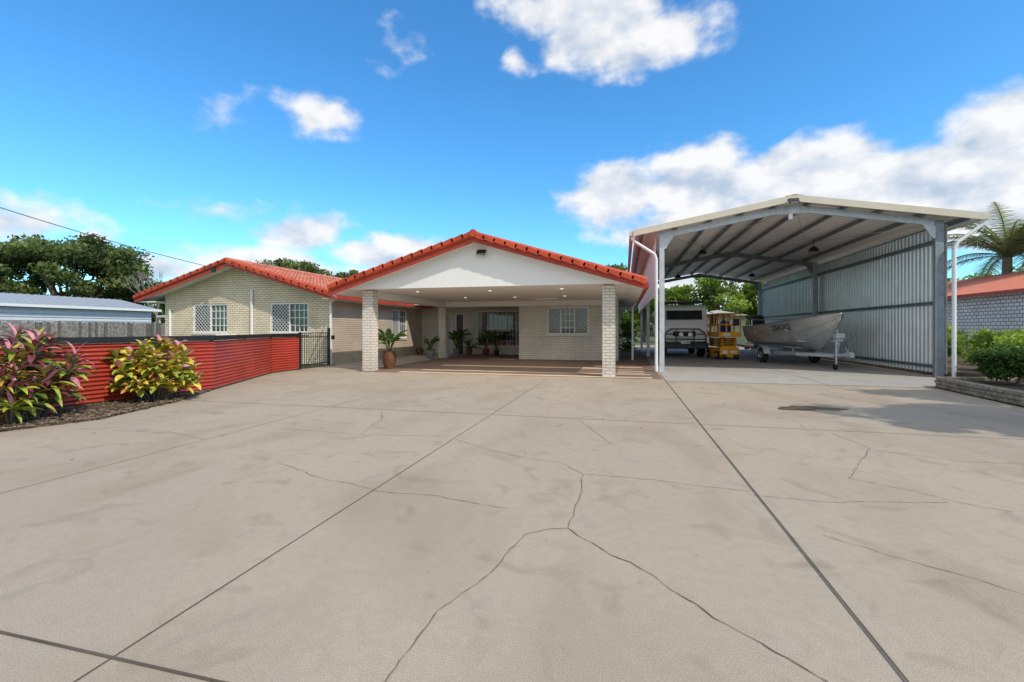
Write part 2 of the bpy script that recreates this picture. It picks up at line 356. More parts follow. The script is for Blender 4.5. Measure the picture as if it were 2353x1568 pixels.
def window(house,off,axis,sgn,plane,u0,u1,z0,z1,panes):
    fr=B(); t=.055
    ubox(fr,axis,sgn,plane,u0,u1,.02,.10,z0,z0+t); ubox(fr,axis,sgn,plane,u0,u1,.02,.10,z1-t,z1)
    ubox(fr,axis,sgn,plane,u0,u0+t,.02,.10,z0+t,z1-t); ubox(fr,axis,sgn,plane,u1-t,u1,.02,.10,z0+t,z1-t)
    W=u1-u0; meshes=[]; gb=B(); hg=False
    for f0,f1,ty in panes:
        a=u0+W*f0;c=u0+W*f1
        if f0>0: ubox(fr,axis,sgn,plane,a-.025,a+.025,.02,.10,z0+t,z1-t)
        a+=.03;c-=.03
        if ty=='grid':
            hg=True
            nx=2 if (c-a)<.75 else 3; nz=3 if z1-z0<1.5 else 5
            for i in range(1,nx+1):
                x=a+(c-a)*i/(nx+1); ubox(gb,axis,sgn,plane,x-.012,x+.012,.055,.075,z0+t,z1-t)
            for i in range(1,nz+1):
                z=z0+(z1-z0)*i/(nz+1); ubox(gb,axis,sgn,plane,a,c,.053,.077,z-.012,z+.012)
        if ty=='mesh':
            me=B(); sp=.15
            zz0=z0+t; zz1=z1-t; H=zz1-zz0; k=-H
            while k<(c-a):
                for dr in (1,-1):
                    s0=max(0,-k); s1=min(H,(c-a)-k)
                    if s1-s0>.02:
                        ua=a+k+s0;ub=a+k+s1;za=zz0+s0;zb=zz0+s1
                        if dr<0: ua=a+c-ua; ub=a+c-ub
                        if axis=='y': pA=(ua,plane+.03,za);pB=(ub,plane+.03,zb)
                        else: pA=(plane+sgn*.03,ua,za);pB=(plane+sgn*.03,ub,zb)
                        me.beam(pA,pB,.013,.013)
                k+=sp
            meshes.append(me)
    f=fr.obj('window',m_frame,house,off)
    gl=B(); ubox(gl,axis,sgn,plane,u0+t,u1-t,.08,.09,z0+t,z1-t); gl.obj('glass',m_glass,f,off)
    if hg: gb.obj('glazing_bars',m_frame,f,off)
    for me in meshes: me.obj('security_screen',m_screen,f,off,fix=False)
    sb=B(); ubox(sb,axis,sgn,plane,u0-.05,u1+.05,-.04,.02,z0-.09,z0-.003); sb.obj('sill',m_brick,f,off)
    return f
def tile_roof(b,xe,ze,xr,zr,y0,y1,mi=0,sub=6):
    L=math.hypot(xr-xe,zr-ze); nc=int(L/.33); ny=int((y1-y0)/.22)*sub
    ys=np.linspace(y0,y1,ny+1)
    sgn=1 if xr>xe else -1
    nrm=(-(zr-ze)/L*sgn,abs(xr-xe)/L)
    rows=[]
    for i in range(nc):
        for f,h in ((i/nc,.05),((i+1)/nc-1e-4,.008)):
            rows.append((f,h))
    vs=[]
    for f,h in rows:
        for y in ys:
            wv=.024*math.sin(2*math.pi*y/.22)
            hh=h+wv
            vs.append((xe+(xr-xe)*f+nrm[0]*hh,y,ze+(zr-ze)*f+nrm[1]*hh))
    n=len(ys)
    b.add(vs,[(r*n+i,r*n+i+1,(r+1)*n+i+1,(r+1)*n+i) for r in range(len(rows)-1) for i in range(n-1)],mi)
def rake(b,apex,eave,y,mi=0):
    ax,az_=apex;ex,ez=eave; dx=ex-ax;dz=ez-az_;L=math.hypot(dx,dz); n=round(L/.34); ang=math.atan2(dz,dx)
    for i in range(n):
        t=(i+.5)/n; cx=ax+dx*t;cz=az_+dz*t
        mt=Matrix.Translation((cx,y+.1,cz+.0))@Matrix.Rotation(-ang,4,'Y')@Matrix.Rotation((.055 if dx>0 else -.055),4,'Y')
        l=L/n+.05
        prof=[(-.12,-.09),(-.12,.03),(-.08,.075),(0,.095),(.08,.075),(.12,.03),(.12,-.09)]
        vs=[mt@Vector((s*l/2,p[0],p[1]*(1.14 if (s>0)==(dx>0) else .92))) for s in(-1,1) for p in prof]; k=len(prof)
        b.add(vs,[tuple(range(k)),tuple(range(2*k-1,k-1,-1))]+[(q,k+q,k+(q+1)%k,(q+1)%k) for q in range(k)],mi)
# ---------------------------------------------------------------- house
HO=(-8,18,0)
house=thing('brick_house','single storey cream brick house with red tiled gables and carport','house',HO)
ZW=2.62
b=B()
wallholes(b,'y',15.25,15.45,-18.95,-10.95,0,ZW,[(-17.47,-15.72,1.21,2.39),(-13.66,-11.9,1.21,2.39)])
b.prism([(-18.95,ZW),(-10.95,ZW),(-10.95,2.68),(-15.2,3.93),(-18.95,2.82)],'y',15.25,15.45)
b.box(-18.95,-18.75,15.45,27,0,ZW)
b.obj('wall',m_brickw,house,HO,label='yellow cream brick gable wall')
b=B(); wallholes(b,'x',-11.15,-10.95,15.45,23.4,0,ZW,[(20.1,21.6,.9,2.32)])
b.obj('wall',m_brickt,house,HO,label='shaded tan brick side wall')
b=B()
wallholes(b,'y',23.4,23.6,-10.95,-4.55,0,ZW,[(-9.95,-9.15,0,2.1),(-8.95,-8.45,.0,2.2),(-7.73,-4.95,.42,2.33)])
b.box(-4.6,-4.4,19.95+.2,23.4,0,ZW)
wallholes(b,'y',19.95,20.15,-4.6,-.25,0,ZW,[(-3.31,-1.5,1.12,2.32)])
b.box(-.45,-.25,20.15,32,0,ZW); b.obj('wall',m_brick,house,HO,label='cream brick entrance walls beneath the carport')
window(house,HO,'y',1,15.25,-17.47,-15.72,1.21,2.39,[(0,.5,'mesh'),(.5,1,'grid')])
window(house,HO,'y',1,15.25,-13.66,-11.9,1.21,2.39,[(0,.5,'mesh'),(.5,1,'grid')])
window(house,HO,'x',-1,-10.95,20.1,21.6,.9,2.32,[(0,.5,'mesh'),(.5,1,'grid')])
window(house,HO,'y',1,19.95,-3.31,-1.5,1.12,2.32,[(0,.33,'mesh'),(.33,.66,'grid'),(.66,1,'mesh')])
window(house,HO,'y',1,23.4,-7.73,-4.95,.42,2.33,[(0,.22,'mesh'),(.22,.6,'grid'),(.6,.78,'grid'),(.78,1,'mesh')])
for x0,x1,h,mt_ in ((-9.95,-9.15,2.1,M('door_grey',(.42,.45,.48),.5,var=.04)),(-8.95,-8.45,2.2,M('screen_dark',(.05,.055,.055),.3))):
    b=B(); b.box(x0+.05,x1-.05,23.46,23.50,.01,h-.05); dd=b.obj('door',mt_,house,HO)
    b=B(); b.box(x0,x0+.05,23.38,23.52,.01,h); b.box(x1-.05,x1,23.38,23.52,.01,h); b.box(x0+.05,x1-.05,23.38,23.52,h-.05,h); b.obj('frame',m_frame,dd,HO)
    b=B(); b.cyl((x0+.12,23.44,1.0),(x0+.22,23.44,1.0),.012); b.obj('handle',m_chrome,dd,HO)
for x0,x1,y0,y1,zt in ((-8.2,-7.85,13.1,13.45,2.6),(-.6,-.25,13.1,13.45,2.6),(-8.48,-8.13,19.95,20.3,2.36)):
    b=B(); b.box(x0,x1,y0,y1,0,zt); b.obj('pier',m_brick,house,HO)
AX,AZ,EL_,ER_,EZ=-4.256,4.10,-9.03,.517,2.64
sl_=(AZ-EZ)/(ER_-AX)
b=B(); tile_roof(b,ER_,EZ,AX,AZ,12.65,30); tile_roof(b,EL_,EZ,AX,AZ,12.65,30)
rake(b,(AX,AZ+.02),(ER_+.03,EZ+.02),12.55); rake(b,(AX,AZ+.02),(EL_-.03,EZ+.02),12.55)
b.cyl((AX,12.5,AZ+.04),(AX,30,AZ+.04),.11,.11,10)
roof1=b.obj('roof',m_tile,house,HO,label='front gable roof of red tiles')
b=B()
for ex in (EL_,ER_):
    b.prism([(AX,AZ-.10),(ex,EZ-.10),(ex,EZ-.17),(AX,AZ-.17)],'y',12.75,30)
b.prism([(AX,AZ-.17),(EL_+.1,EZ-.14),(EL_+.1,EZ-.19),(EL_+.45,EZ-.19),(AX,3.35)],'y',30-.1,30)
b.obj('soffit',m_white,roof1,HO)
b=B()
for ex in (EL_-.02,ER_+.02):
    b.prism([(AX,AZ-.07),(ex,EZ-.07),(ex,EZ-.21),(AX,AZ-.21)],'y',12.62,12.66)
    s=1 if ex>AX else -1
    a,c=sorted((ex,ex+s*.1)); b.box(a,c,12.66,30,EZ-.17,EZ-.03)
b.obj('barge_board',m_redtrim,roof1,HO)
b=B(); hz=2.62; zr=AZ-.172; hw=(zr-hz)/sl_
b.prism([(AX-hw,hz),(AX+hw,hz),(AX,zr)],'y',12.93,13.03); b.obj('gable',m_white,house,HO,label='white gable infill panel')
b=B(); b.box(AX-hw,AX+hw,13.03,19.93,2.62,2.65); b.box(-8.48,-4.6,19.97,23.4,2.42,2.45); b.box(-10.95,-8.49,21.3,23.4,2.58,2.61)
b.obj('ceiling',m_ceil,house,HO)
b=B(); b.box(-8.2,-8.0,13.46,19.94,2.38,2.615); b.box(-.45,-.27,13.46,19.94,2.46,2.615); b.box(-8.48,-.25,19.70,19.93,2.38,2.615); b.box(-8.48,-8.2,20.31,23.39,2.38,2.415)
b.obj('ceiling_beam',m_white,house,HO)
for x,y in ((-6.8,14.2),(-4.3,14.4),(-1.9,14.2),(-6.2,17.3),(-4.2,17.5),(-2.2,17.3)):
    b=B(); b.cyl((x,y,2.61),(x,y,2.619),.055,.055,12); b.obj('downlight',M('downlight',(1,.86,.6),.4,emit=1.2),house,HO)
    L=bpy.data.lights.new('downlight_lamp','SPOT'); L.energy=45; L.color=(1,.88,.72); L.spot_size=R(150); L.spot_blend=.9; L.shadow_soft_size=.06
    lo=bpy.data.objects.new('downlight_lamp',L); col.objects.link(lo); lo.location=(x,y,2.58)
b=B(); b.box(-3.5,-2.6,18.4,18.55,2.57,2.62); b.obj('ceiling_light',m_white,house,HO)
def floodlight(parent,x,y,z,off):
    b=B(); b.boxm(Matrix.Translation((x,y,z))@Matrix.Rotation(R(-35),4,'X'),.26,.05,.17); b.beam((x-.12,y+.02,z-.02),(x-.12,y+.12,z+.06),.02,.02); b.beam((x+.12,y+.02,z-.02),(x+.12,y+.12,z+.06),.02,.02); b.box(x-.13,x+.13,y+.09,y+.12,z+.03,z+.09)
    o=b.obj('flood_light',m_black,parent,off,bevel=.006)
    b=B(); b.boxm(Matrix.Translation((x,y-.028,z-.018))@Matrix.Rotation(R(-35),4,'X'),.21,.012,.12); b.obj('lens',m_lamp,o,off)
floodlight(house,-4.1,12.8,3.62,HO)
WX,WZ,WL,WR,WE=-15.2,4.03,-19.85,-10.5,2.66
b=B(); tile_roof(b,WR,WE,WX,WZ,14.75,28); tile_roof(b,WL,WE,WX,WZ,14.75,28,sub=3)
b.cyl((WX,14.7,WZ+.05),(WX,28,WZ+.05),.10,.10,8)
b.add([(-10.9,22.7,2.64),(-8.9,22.7,2.64),(-8.9,27,3.9),(-10.9,27,3.9)],[(0,1,2,3)])
roof2=b.obj('roof',m_tile2,house,HO,label='pale pink red tiled roof of the side wing')
b=B(); rake(b,(WX,WZ+.02),(WR+.02,WE+.02),14.65); rake(b,(WX,WZ+.02),(WL-.02,WE+.02),14.65); b.obj('rake_tiles',m_tile,roof2,HO)
b=B()
for ex in (WL-.02,WR+.02):
    b.prism([(WX,WZ-.05),(ex,WE-.05),(ex,WE-.20),(WX,WZ-.20)],'y',14.70,14.735)
    s=1 if ex>WX else -1
    a,c=sorted((ex,ex+s*.1)); b.box(a,c,14.74,28,WE-.18,WE-.03)
b.box(-10.4,-9.05,22.6,22.7,2.48,2.64)
b.obj('barge_board',m_redtrim,roof2,HO)
b=B()
for ex in (WL,WR): b.prism([(WX,WZ-.08),(ex,WE-.08),(ex,WE-.13),(WX,WZ-.13)],'y',14.74,28)
b.box(-19.8,-18.96,14.78,27,WE-.19,WE-.14); b.box(-10.94,-10.5,14.78,22.5,WE-.19,WE-.14)
b.obj('soffit',m_white,roof2,HO)
for pts,r in (([(-14.49,15.2,0),(-14.49,15.2,2.93)],.05),([(-18.62,15.2,0),(-18.62,15.2,2.2)],.05),([(-10.86,15.17,0),(-10.86,15.17,2.4),(-10.5,15.0,2.5)],.045),
    ([(-10.55,15.1,2.52),(-9.2,13.0,2.46)],.03),([(.35,20.6,0),(.35,20.6,2.3),(.5,20.4,2.5)],.045)):
    b=B(); b.tube(pts,r); b.obj('downpipe',m_pipe,house,HO,smooth=True)
b=B(); b.cyl((-15.75,14.66,3.75),(-15.75,14.66,3.95),.03); b.box(-15.85,-15.68,14.60,14.66,3.6,3.76); b.obj('cable_bracket',m_black,house,HO)
b=B(); b.box(-16.0,-15.2,14.95,15.2,.55,1.15); b.cyl((-15.6,14.94,.85),(-15.6,14.95,.85),.24,.24,20); b.obj('air_conditioner',m_white,house,HO,bevel=.01)
b=B(); b.cyl((-11.6,21,2.95),(-11.6,21,4.7),.02)
for i in range(5): b.cyl((-11.9+.02*i,21,4.15+.12*i),(-11.3-.02*i,21,4.15+.12*i),.008,n=5)
b.obj('antenna',m_galvd,house,HO)
P0=Vector((-15.75,14.6,3.78));P1=Vector((-16.9,-2,7.4)); pts=[]
for i in range(31):
    t=i/30; p=P0.lerp(P1,t); p.z-=.55*4*t*(1-t); pts.append(p)
b=B(); b.tube(pts,.011,5); top(b.obj('power_line',m_black),'black overhead power cable running to the house gable','cable')
# ---------------------------------------------------------------- shed
SO=(4.84,15.2,0)
shed=thing('steel_carport_shed','tall open steel shed with galvanised frame and corrugated zinc walls','shed',SO)
RX0,RX1,RM,RZ,REZ=.28,9.39,4.835,5.26,4.46
RY0,RY1=14.9,33.2; ss=(RZ-REZ)/(RM-RX0)
def rz(x,o=0): return RZ-abs(x-RM)*ss-o
b=B(); ys=[];hs_=[]
y=RY0+.05
while y<RY1:
    ys+=[y,y+.10,y+.125,y+.165]; hs_+=[0,0,.03,.03]; y+=.19
for xa,xb in ((RX0+.05,RM),(RM,RX1-.05)):
    n=len(ys); vs=[(xa,yy,rz(xa)+h-.06) for yy,h in zip(ys,hs_)]+[(xb,yy,rz(xb)+h-.06) for yy,h in zip(ys,hs_)]
    b.add(vs,[(i,i+1,n+i+1,n+i) for i in range(n-1)])
b.obj('roof',m_roofsheet,shed,SO,fix=False)
b=B()
for xa,xb in ((RX0,RM),(RM,RX1)):
    b.prism([(xa,rz(xa)+.02),(xb,rz(xb)+.02),(xb,rz(xb)-.17),(xa,rz(xa)-.17)],'y',RY0-.03,RY0+.02)
b.prism([(RM-.22,RZ+.0),(RM,RZ+.05),(RM+.22,RZ),(RM,RZ-.0)],'y',RY0-.03,RY1)
b.obj('fascia',m_cream,shed,SO)
for xg in (RX0-.12,RX1): 
    b=B(); b.box(xg,xg+.12,RY0,RY1,REZ-.15,REZ-.01); b.obj('gutter',m_cream,shed,SO)
FY=[15.2,23.7,32.5]; PX=(1.16,8.53)
for y in FY:
    for k,x in enumerate(PX):
        b=B(); hw_=.075 if k==0 else .1
        b.box(x-hw_,x+hw_,y-.04,y-.025,0.005,4.38); b.box(x-hw_,x-hw_+.02,y-.025,y+.06,.005,4.38); b.box(x+hw_-.02,x+hw_,y-.025,y+.06,.005,4.38)
        b.box(x-.12,x+.12,y-.1,y+.12,.005,.02)
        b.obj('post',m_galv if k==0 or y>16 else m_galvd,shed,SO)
    b=B()
    for xa,xb in ((PX[0]-.1,RM),(RM,PX[1]+.1)):
        b.prism([(xa,rz(xa)-.19),(xb,rz(xb)-.19),(xb,rz(xb)-.38),(xa,rz(xa)-.38)],'y',y-.02,y-.005)
        b.prism([(xa,rz(xa)-.19),(xb,rz(xb)-.19),(xb,rz(xb)-.205),(xa,rz(xa)-.205)],'y',y-.005,y+.06)
        b.prism([(xa,rz(xa)-.365),(xb,rz(xb)-.365),(xb,rz(xb)-.38),(xa,rz(xa)-.38)],'y',y-.005,y+.06)
    b.prism([(PX[0]+.07,rz(PX[0])-.38),(PX[0]+.07,rz(PX[0])-.72),(PX[0]+.12,rz(PX[0])-.72),(PX[0]+.36,rz(PX[0]+.36)-.38)],'y',y-.045,y-.03)
    b.prism([(PX[1]-.1,rz(PX[1])-.38),(PX[1]-.1,rz(PX[1])-.72),(PX[1]-.15,rz(PX[1])-.72),(PX[1]-.42,rz(PX[1]-.42)-.38)],'y',y-.045,y-.03)
    b.prism([(RM-.4,rz(RM-.4)-.2),(RM,RZ-.2),(RM+.4,rz(RM+.4)-.2),(RM+.4,rz(RM+.4)-.40),(RM-.4,rz(RM-.4)-.40)],'y',y-.045,y-.03)
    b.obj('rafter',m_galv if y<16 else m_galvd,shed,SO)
for xi in (.55,1.6,2.6,3.5,4.4,5.27,6.2,7.1,8.1,9.1):
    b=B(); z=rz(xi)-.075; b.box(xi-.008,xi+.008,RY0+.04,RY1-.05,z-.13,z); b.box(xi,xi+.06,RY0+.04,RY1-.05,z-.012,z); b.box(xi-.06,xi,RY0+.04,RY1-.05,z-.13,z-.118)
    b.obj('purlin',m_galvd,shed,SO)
def ribwall(b,x,y0,y1,z0,z1,sg):
    ys=[];hs=[];y=y0
    while y<y1: ys+=[y,y+.10,y+.125,y+.165];hs+=[0,0,.03,.03];y+=.19
    n=len(ys); vs=[(x+sg*h,yy,z0) for yy,h in zip(ys,hs)]+[(x+sg*h,yy,z1) for yy,h in zip(ys,hs)]
    b.add(vs,[(i,i+1,n+i+1,n+i) for i in range(n-1)])
b=B(); ribwall(b,8.70,15.15,32.5,.10,4.28,1); b.obj('wall',m_sheet,shed,SO,label='ribbed zinc side wall',fix=False)
b=B(); ribwall(b,.98,15.15,32.5,2.45,4.36,-1); b.obj('wall',M('pale_wall_sheet',(.80,.70,.65),.45,.1,var=.05),shed,SO,label='pale upper side cladding',fix=False)
for z in (.28,2.1,3.85):
    b=B(); b.box(8.64,8.68,15.2,32.5,z-.05,z+.05); b.box(8.55,8.64,15.25,32.5,z+.03,z+.045); b.obj('girt',m_galvd,shed,SO)
for z in (2.6,3.9):
    b=B(); b.box(1.02,1.06,15.2,32.5,z-.05,z+.05); b.obj('girt',m_galvd,shed,SO)
for pts in ([(.24,15.0,4.32),(.26,15.0,4.18),(.92,15.02,3.72),(.98,15.02,3.55),(.98,15.02,.02)],[(9.42,15.0,4.32),(9.40,15.0,4.18),(8.85,15.02,3.72),(8.78,15.02,3.55),(8.78,15.02,.02)]):
    b=B(); b.tube(pts,.05,10); b.obj('downpipe',m_pipe,shed,SO,smooth=True)
for y0,y1 in ((15.2,23.7),(23.7,32.5)):
    for xa,xb in ((1.3,4.7),(5.0,8.4)):
        b=B(); b.cyl((xa,y0+.1,rz(xa)-.3),(xb,y1-.1,rz(xb)-.3),.012,n=5); b.obj('brace_rod',m_galv,shed,SO)
        b=B(); b.cyl((xa,y1-.1,rz(xa)-.3),(xb,y0+.1,rz(xb)-.33),.012,n=5); b.obj('brace_rod',m_galv,shed,SO)
for x,y in ((3.0,19.3),(6.9,19.3),(3.0,27.8),(6.9,27.8)):
    b=B(); z=rz(x)-.2; b.cyl((x,y,z),(x,y,z-.25),.012,n=6); b.lathe((x,y,z-.42),[(.17,0),(.17,.05),(.12,.12),(.06,.18)],16); b.obj('pendant_light',m_black,shed,SO,smooth=True)
floodlight(shed,4.78,RY0-.13,5.08,SO)
b=B(); b.box(RM-.09,RM+.02,15.1,15.16,4.62,4.78); b.obj('security_camera',m_white,shed,SO,bevel=.01)
# ---------------------------------------------------------------- front fence + gate
FO=(-9,8,0)
fence=thing('corrugated_fence','low red corrugated steel fence with black capping beside the driveway','fence',FO)
fp=[(-10.4,-1.0),(-9.3,5.44),(-8.84,8.21),(-10.50,11.8),(-10.50,13.0)]
for a,c in zip(fp[:-1],fp[1:]):
    b=B(); a=Vector(a);c=Vector(c);n=Vector((-(c-a).y,(c-a).x)).normalized()
    zs=np.arange(.03,1.1,.0125); vs=[]
    for z in zs:
        h=.015*math.sin(2*math.pi*z/.076); vs+=[(a.x+n.x*h,a.y+n.y*h,z),(c.x+n.x*h,c.y+n.y*h,z)]
    b.add(vs,[(2*i,2*i+1,2*i+3,2*i+2) for i in range(len(zs)-1)]); b.obj('panel',m_redfence,fence,FO,fix=False,smooth=True)
    b=B(); b.beam((a.x,a.y,1.155),(c.x,c.y,1.155),.07,.11); b.beam((a.x+n.x*.03,a.y+n.y*.03,.9),(c.x+n.x*.03,c.y+n.y*.03,.9),.03,.05); b.obj('capping',m_black,fence,FO)
for p in fp[1:]:
    b=B(); b.box(p[0]-.09,p[0]-.03,p[1]-.03,p[1]+.03,0,1.1); b.obj('post',m_black,fence,FO)
GO=(-10.6,14,0)
gate=thing('metal_gate','black vertical bar metal gate between fence and house','gate',GO)
g0=Vector((-10.55,13.1));g1=Vector((-10.85,15.05))
b=B()
for z in (.12,1.08,1.22): b.beam((*g0,z),(*g1,z),.03,.03)
for i in range(15):
    p=g0.lerp(g1,i/14); b.box(p.x-.008,p.x+.008,p.y-.008,p.y+.008,.06,1.24)
b.obj('gate_leaf',m_black,gate,GO)
for p,h in ((g0,1.25),(g1,1.4)):
    b=B(); b.box(p.x-.035,p.x+.035,p.y-.035,p.y+.035,0,h); b.obj('post',m_black,gate,GO)
b=B(); b.box(-10.50,-10.42,14.7,14.8,.98,1.12); b.obj('latch',m_black,gate,GO)
# ---------------------------------------------------------------- foliage helpers
def greens(name,cols,rough=.6):
    out=[]
    for i,c in enumerate(cols):
        m=M(name+'_%d'%i,c,rough,var=.25,vs=2,spec=.3)
        nt_=m.node_tree; bs=nt_.nodes['Principled BSDF']; o=nt_.nodes['Material Output']
        tr=nt_.nodes.new('ShaderNodeBsdfTranslucent'); tr.inputs['Color'].default_value=(c[0]*1.5,c[1]*1.6,c[2]*.9,1)
        mx=nt_.nodes.new('ShaderNodeMixShader'); mx.inputs[0].default_value=.35
        nt_.links.new(bs.outputs[0],mx.inputs[1]); nt_.links.new(tr.outputs[0],mx.inputs[2]); nt_.links.new(mx.outputs[0],o.inputs['Surface'])
        out.append(m)
    return out
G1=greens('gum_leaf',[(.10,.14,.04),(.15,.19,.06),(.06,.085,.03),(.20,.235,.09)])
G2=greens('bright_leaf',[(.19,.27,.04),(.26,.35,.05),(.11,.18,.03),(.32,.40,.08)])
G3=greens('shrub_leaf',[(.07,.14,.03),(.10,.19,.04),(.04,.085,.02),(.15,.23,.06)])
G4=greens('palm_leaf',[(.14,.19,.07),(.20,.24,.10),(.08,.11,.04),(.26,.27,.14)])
def leafmesh(name,P,size,mats,tone,parent=None,elong=1.6):
    n=len(P); a=nr.normal(size=(n,3)); a/=np.linalg.norm(a,axis=1)[:,None]
    c=nr.normal(size=(n,3)); c-= (c*a).sum(1)[:,None]*a; c/=np.linalg.norm(c,axis=1)[:,None]
    s=size*nr.uniform(.6,1.3,size=(n,1))
    V=np.stack([P-a*s*elong/2,P+c*s*.45,P+a*s*elong/2,P-c*s*.45],1).reshape(-1,3)
    me=bpy.data.meshes.new(name); me.vertices.add(4*n); me.vertices.foreach_set('co',V.ravel())
    me.loops.add(4*n); me.loops.foreach_set('vertex_index',np.arange(4*n)); me.polygons.add(n)
    me.polygons.foreach_set('loop_start',np.arange(0,4*n,4)); me.polygons.foreach_set('loop_total',np.full(n,4))
    for m in mats: me.materials.append(m)
    me.polygons.foreach_set('material_index',tone.astype(np.int32)); me.update(); me.validate()
    ob=bpy.data.objects.new(name,me); col.objects.link(ob)
    if parent: ob.parent=parent
    return ob
def clumps(K,Rx,Ry,Rz,cz,fill=.55,cr=.3):
    C=[]
    for i in range(K):
        v=nr.normal(size=3); v/=np.linalg.norm(v)
        if v[2]<-.75: v[2]*=-.6
        r=nr.uniform(fill,.9)
        C.append((v[0]*Rx*r,v[1]*Ry*r,cz+v[2]*Rz*r,nr.uniform(.6,1.3)*cr))
    return np.array(C)
def tree(name,label,x,y,H,Rx,Rz,n,size,mats,K=26,cr=None,trunk=.25,cat='tree',base=0,group=None,fill=.35):
    e=thing(name,label,cat,(x,y,base),0,group)
    cz=H-Rz; cr=cr or Rx*.3
    C=clumps(K,Rx,Rx,Rz,cz,fill,cr)
    b=B(); fork=max(.3,(cz-Rz)*.8+.2)
    b.cyl((0,0,-.05),(.1,0,fork),trunk,trunk*.75,8)
    for c in C[:min(K,20)]:
        mid=Vector((c[0]*.45+.05,c[1]*.45,fork+(c[2]-fork)*.55))
        b.cyl((.1,0,fork*.97),mid,trunk*.45,trunk*.25,6); b.cyl(mid,(c[0],c[1],c[2]),trunk*.25,trunk*.06,5)
    b.obj('trunk',m_bark,e,smooth=True)
    idx=nr.randint(0,K,n); v=nr.normal(size=(n,3)); v/=np.linalg.norm(v,axis=1)[:,None]
    rr=nr.uniform(.3,1,size=(n,1))**.6*nr.uniform(.8,1.15,size=(n,1))
    P=C[idx,:3]+v*rr*C[idx,3:4]*np.array([1.2,1.2,.75])
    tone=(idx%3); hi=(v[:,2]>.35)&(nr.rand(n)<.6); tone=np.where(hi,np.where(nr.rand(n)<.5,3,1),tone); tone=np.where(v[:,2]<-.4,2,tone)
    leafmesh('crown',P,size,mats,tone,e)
    return e
def shrub(name,label,x,y,H,Rx,n,size,mats,base=0,group=None,K=20):
    return tree(name,label,x,y,H,Rx,H*.52,n,size,mats,K=K,cr=Rx*.34,trunk=.03,cat='shrub',base=base,group=group)
CP=[M('cord_yellow',(.62,.48,.06),.4,var=.35,vs=9,spec=.5),M('cord_lime',(.34,.37,.05),.4,var=.3,vs=8,spec=.5),M('cord_green',(.12,.17,.03),.4,var=.3,vs=8),M('cord_maroon',(.19,.045,.055),.35,var=.4,vs=8,spec=.5),M('cord_pink',(.56,.22,.26),.45,var=.3,vs=8),M('cord_orange',(.55,.26,.06),.4,var=.3,vs=8)]
def leaf(b,o,az_,pitch,L,W,droop,mi,seg=5):
    d=Vector((math.cos(az_),math.sin(az_),0)); s=Vector((-math.sin(az_),math.cos(az_),0)); p=Vector(o); vs=[];a=pitch
    roll=rng.uniform(-.4,.4)
    for i in range(seg+1):
        t=i/seg; wd=W*math.sin(math.pi*min(1,.12+t*.88))**.8 if t<1 else .002
        up=d*(-math.sin(a))+Vector((0,0,math.cos(a)))
        sd=(s*math.cos(roll)+up*math.sin(roll))
        vs+=[p-sd*wd/2+up*.15*wd,p-up*.08*wd,p+sd*wd/2+up*.15*wd]
        p=p+(d*math.cos(a)+Vector((0,0,math.sin(a))))*(L/seg); a-=droop/seg
    b.add(vs,[q for i in range(seg) for q in ((3*i,3*i+1,3*i+4,3*i+3),(3*i+1,3*i+2,3*i+5,3*i+4))],mi)
def cordyline(label,x,y,H,Rr,pal_out,pal_in,ns,LL,W):
    e=thing('cordyline_plant',label,'plant',(x,y,.02),0,'colourful cordyline plants in the mulch bed')
    st=B(); lf=B()
    for k in range(ns):
        a=rng.random()*6.283; r=Rr*math.sqrt(rng.random())*.8; hh=H*(1-.5*(r/Rr)**2)*rng.uniform(.6,.92)
        if k%3==0: hh*=.5
        tip=Vector((r*math.cos(a),r*math.sin(a),hh)); base=Vector((r*.25*math.cos(a),r*.25*math.sin(a),0))
        st.cyl(base,tip,.018,.012,6)
        nl=18
        for i in range(nl):
            f=i/nl; p=base.lerp(tip,.72+.30*f)
            pitch=R(10+62*f+rng.uniform(-12,12))
            pal=pal_in if f>.78 else pal_out
            leaf(lf,p,i*2.4+rng.uniform(-.3,.3),pitch,LL*rng.uniform(.75,1.1)*(1-.35*f),W*rng.uniform(.8,1.2)*(1-.4*f),R(rng.uniform(40,95)),rng.choice(pal))
    st.obj('stem',m_bark,e,smooth=True); lf.obj('leaves',CP,e,fix=False,smooth=True)
cordyline('yellow green cordyline bush in front of red fence',-8.62,6.75,1.28,.86,[0,0,1,0,1,0,2,1,5],[4,3,1,1,0],48,.30,.125)
cordyline('maroon and pink cordyline plant with long leaves',-8.66,4.95,1.42,.62,[3,3,1,5,2,4,3,1,2],[4,4,3],26,.44,.085)
cordyline('maroon and olive cordyline beside the driveway edge',-8.42,4.55,.95,.48,[2,1,3,5,2,3,1],[4,3],16,.42,.08)
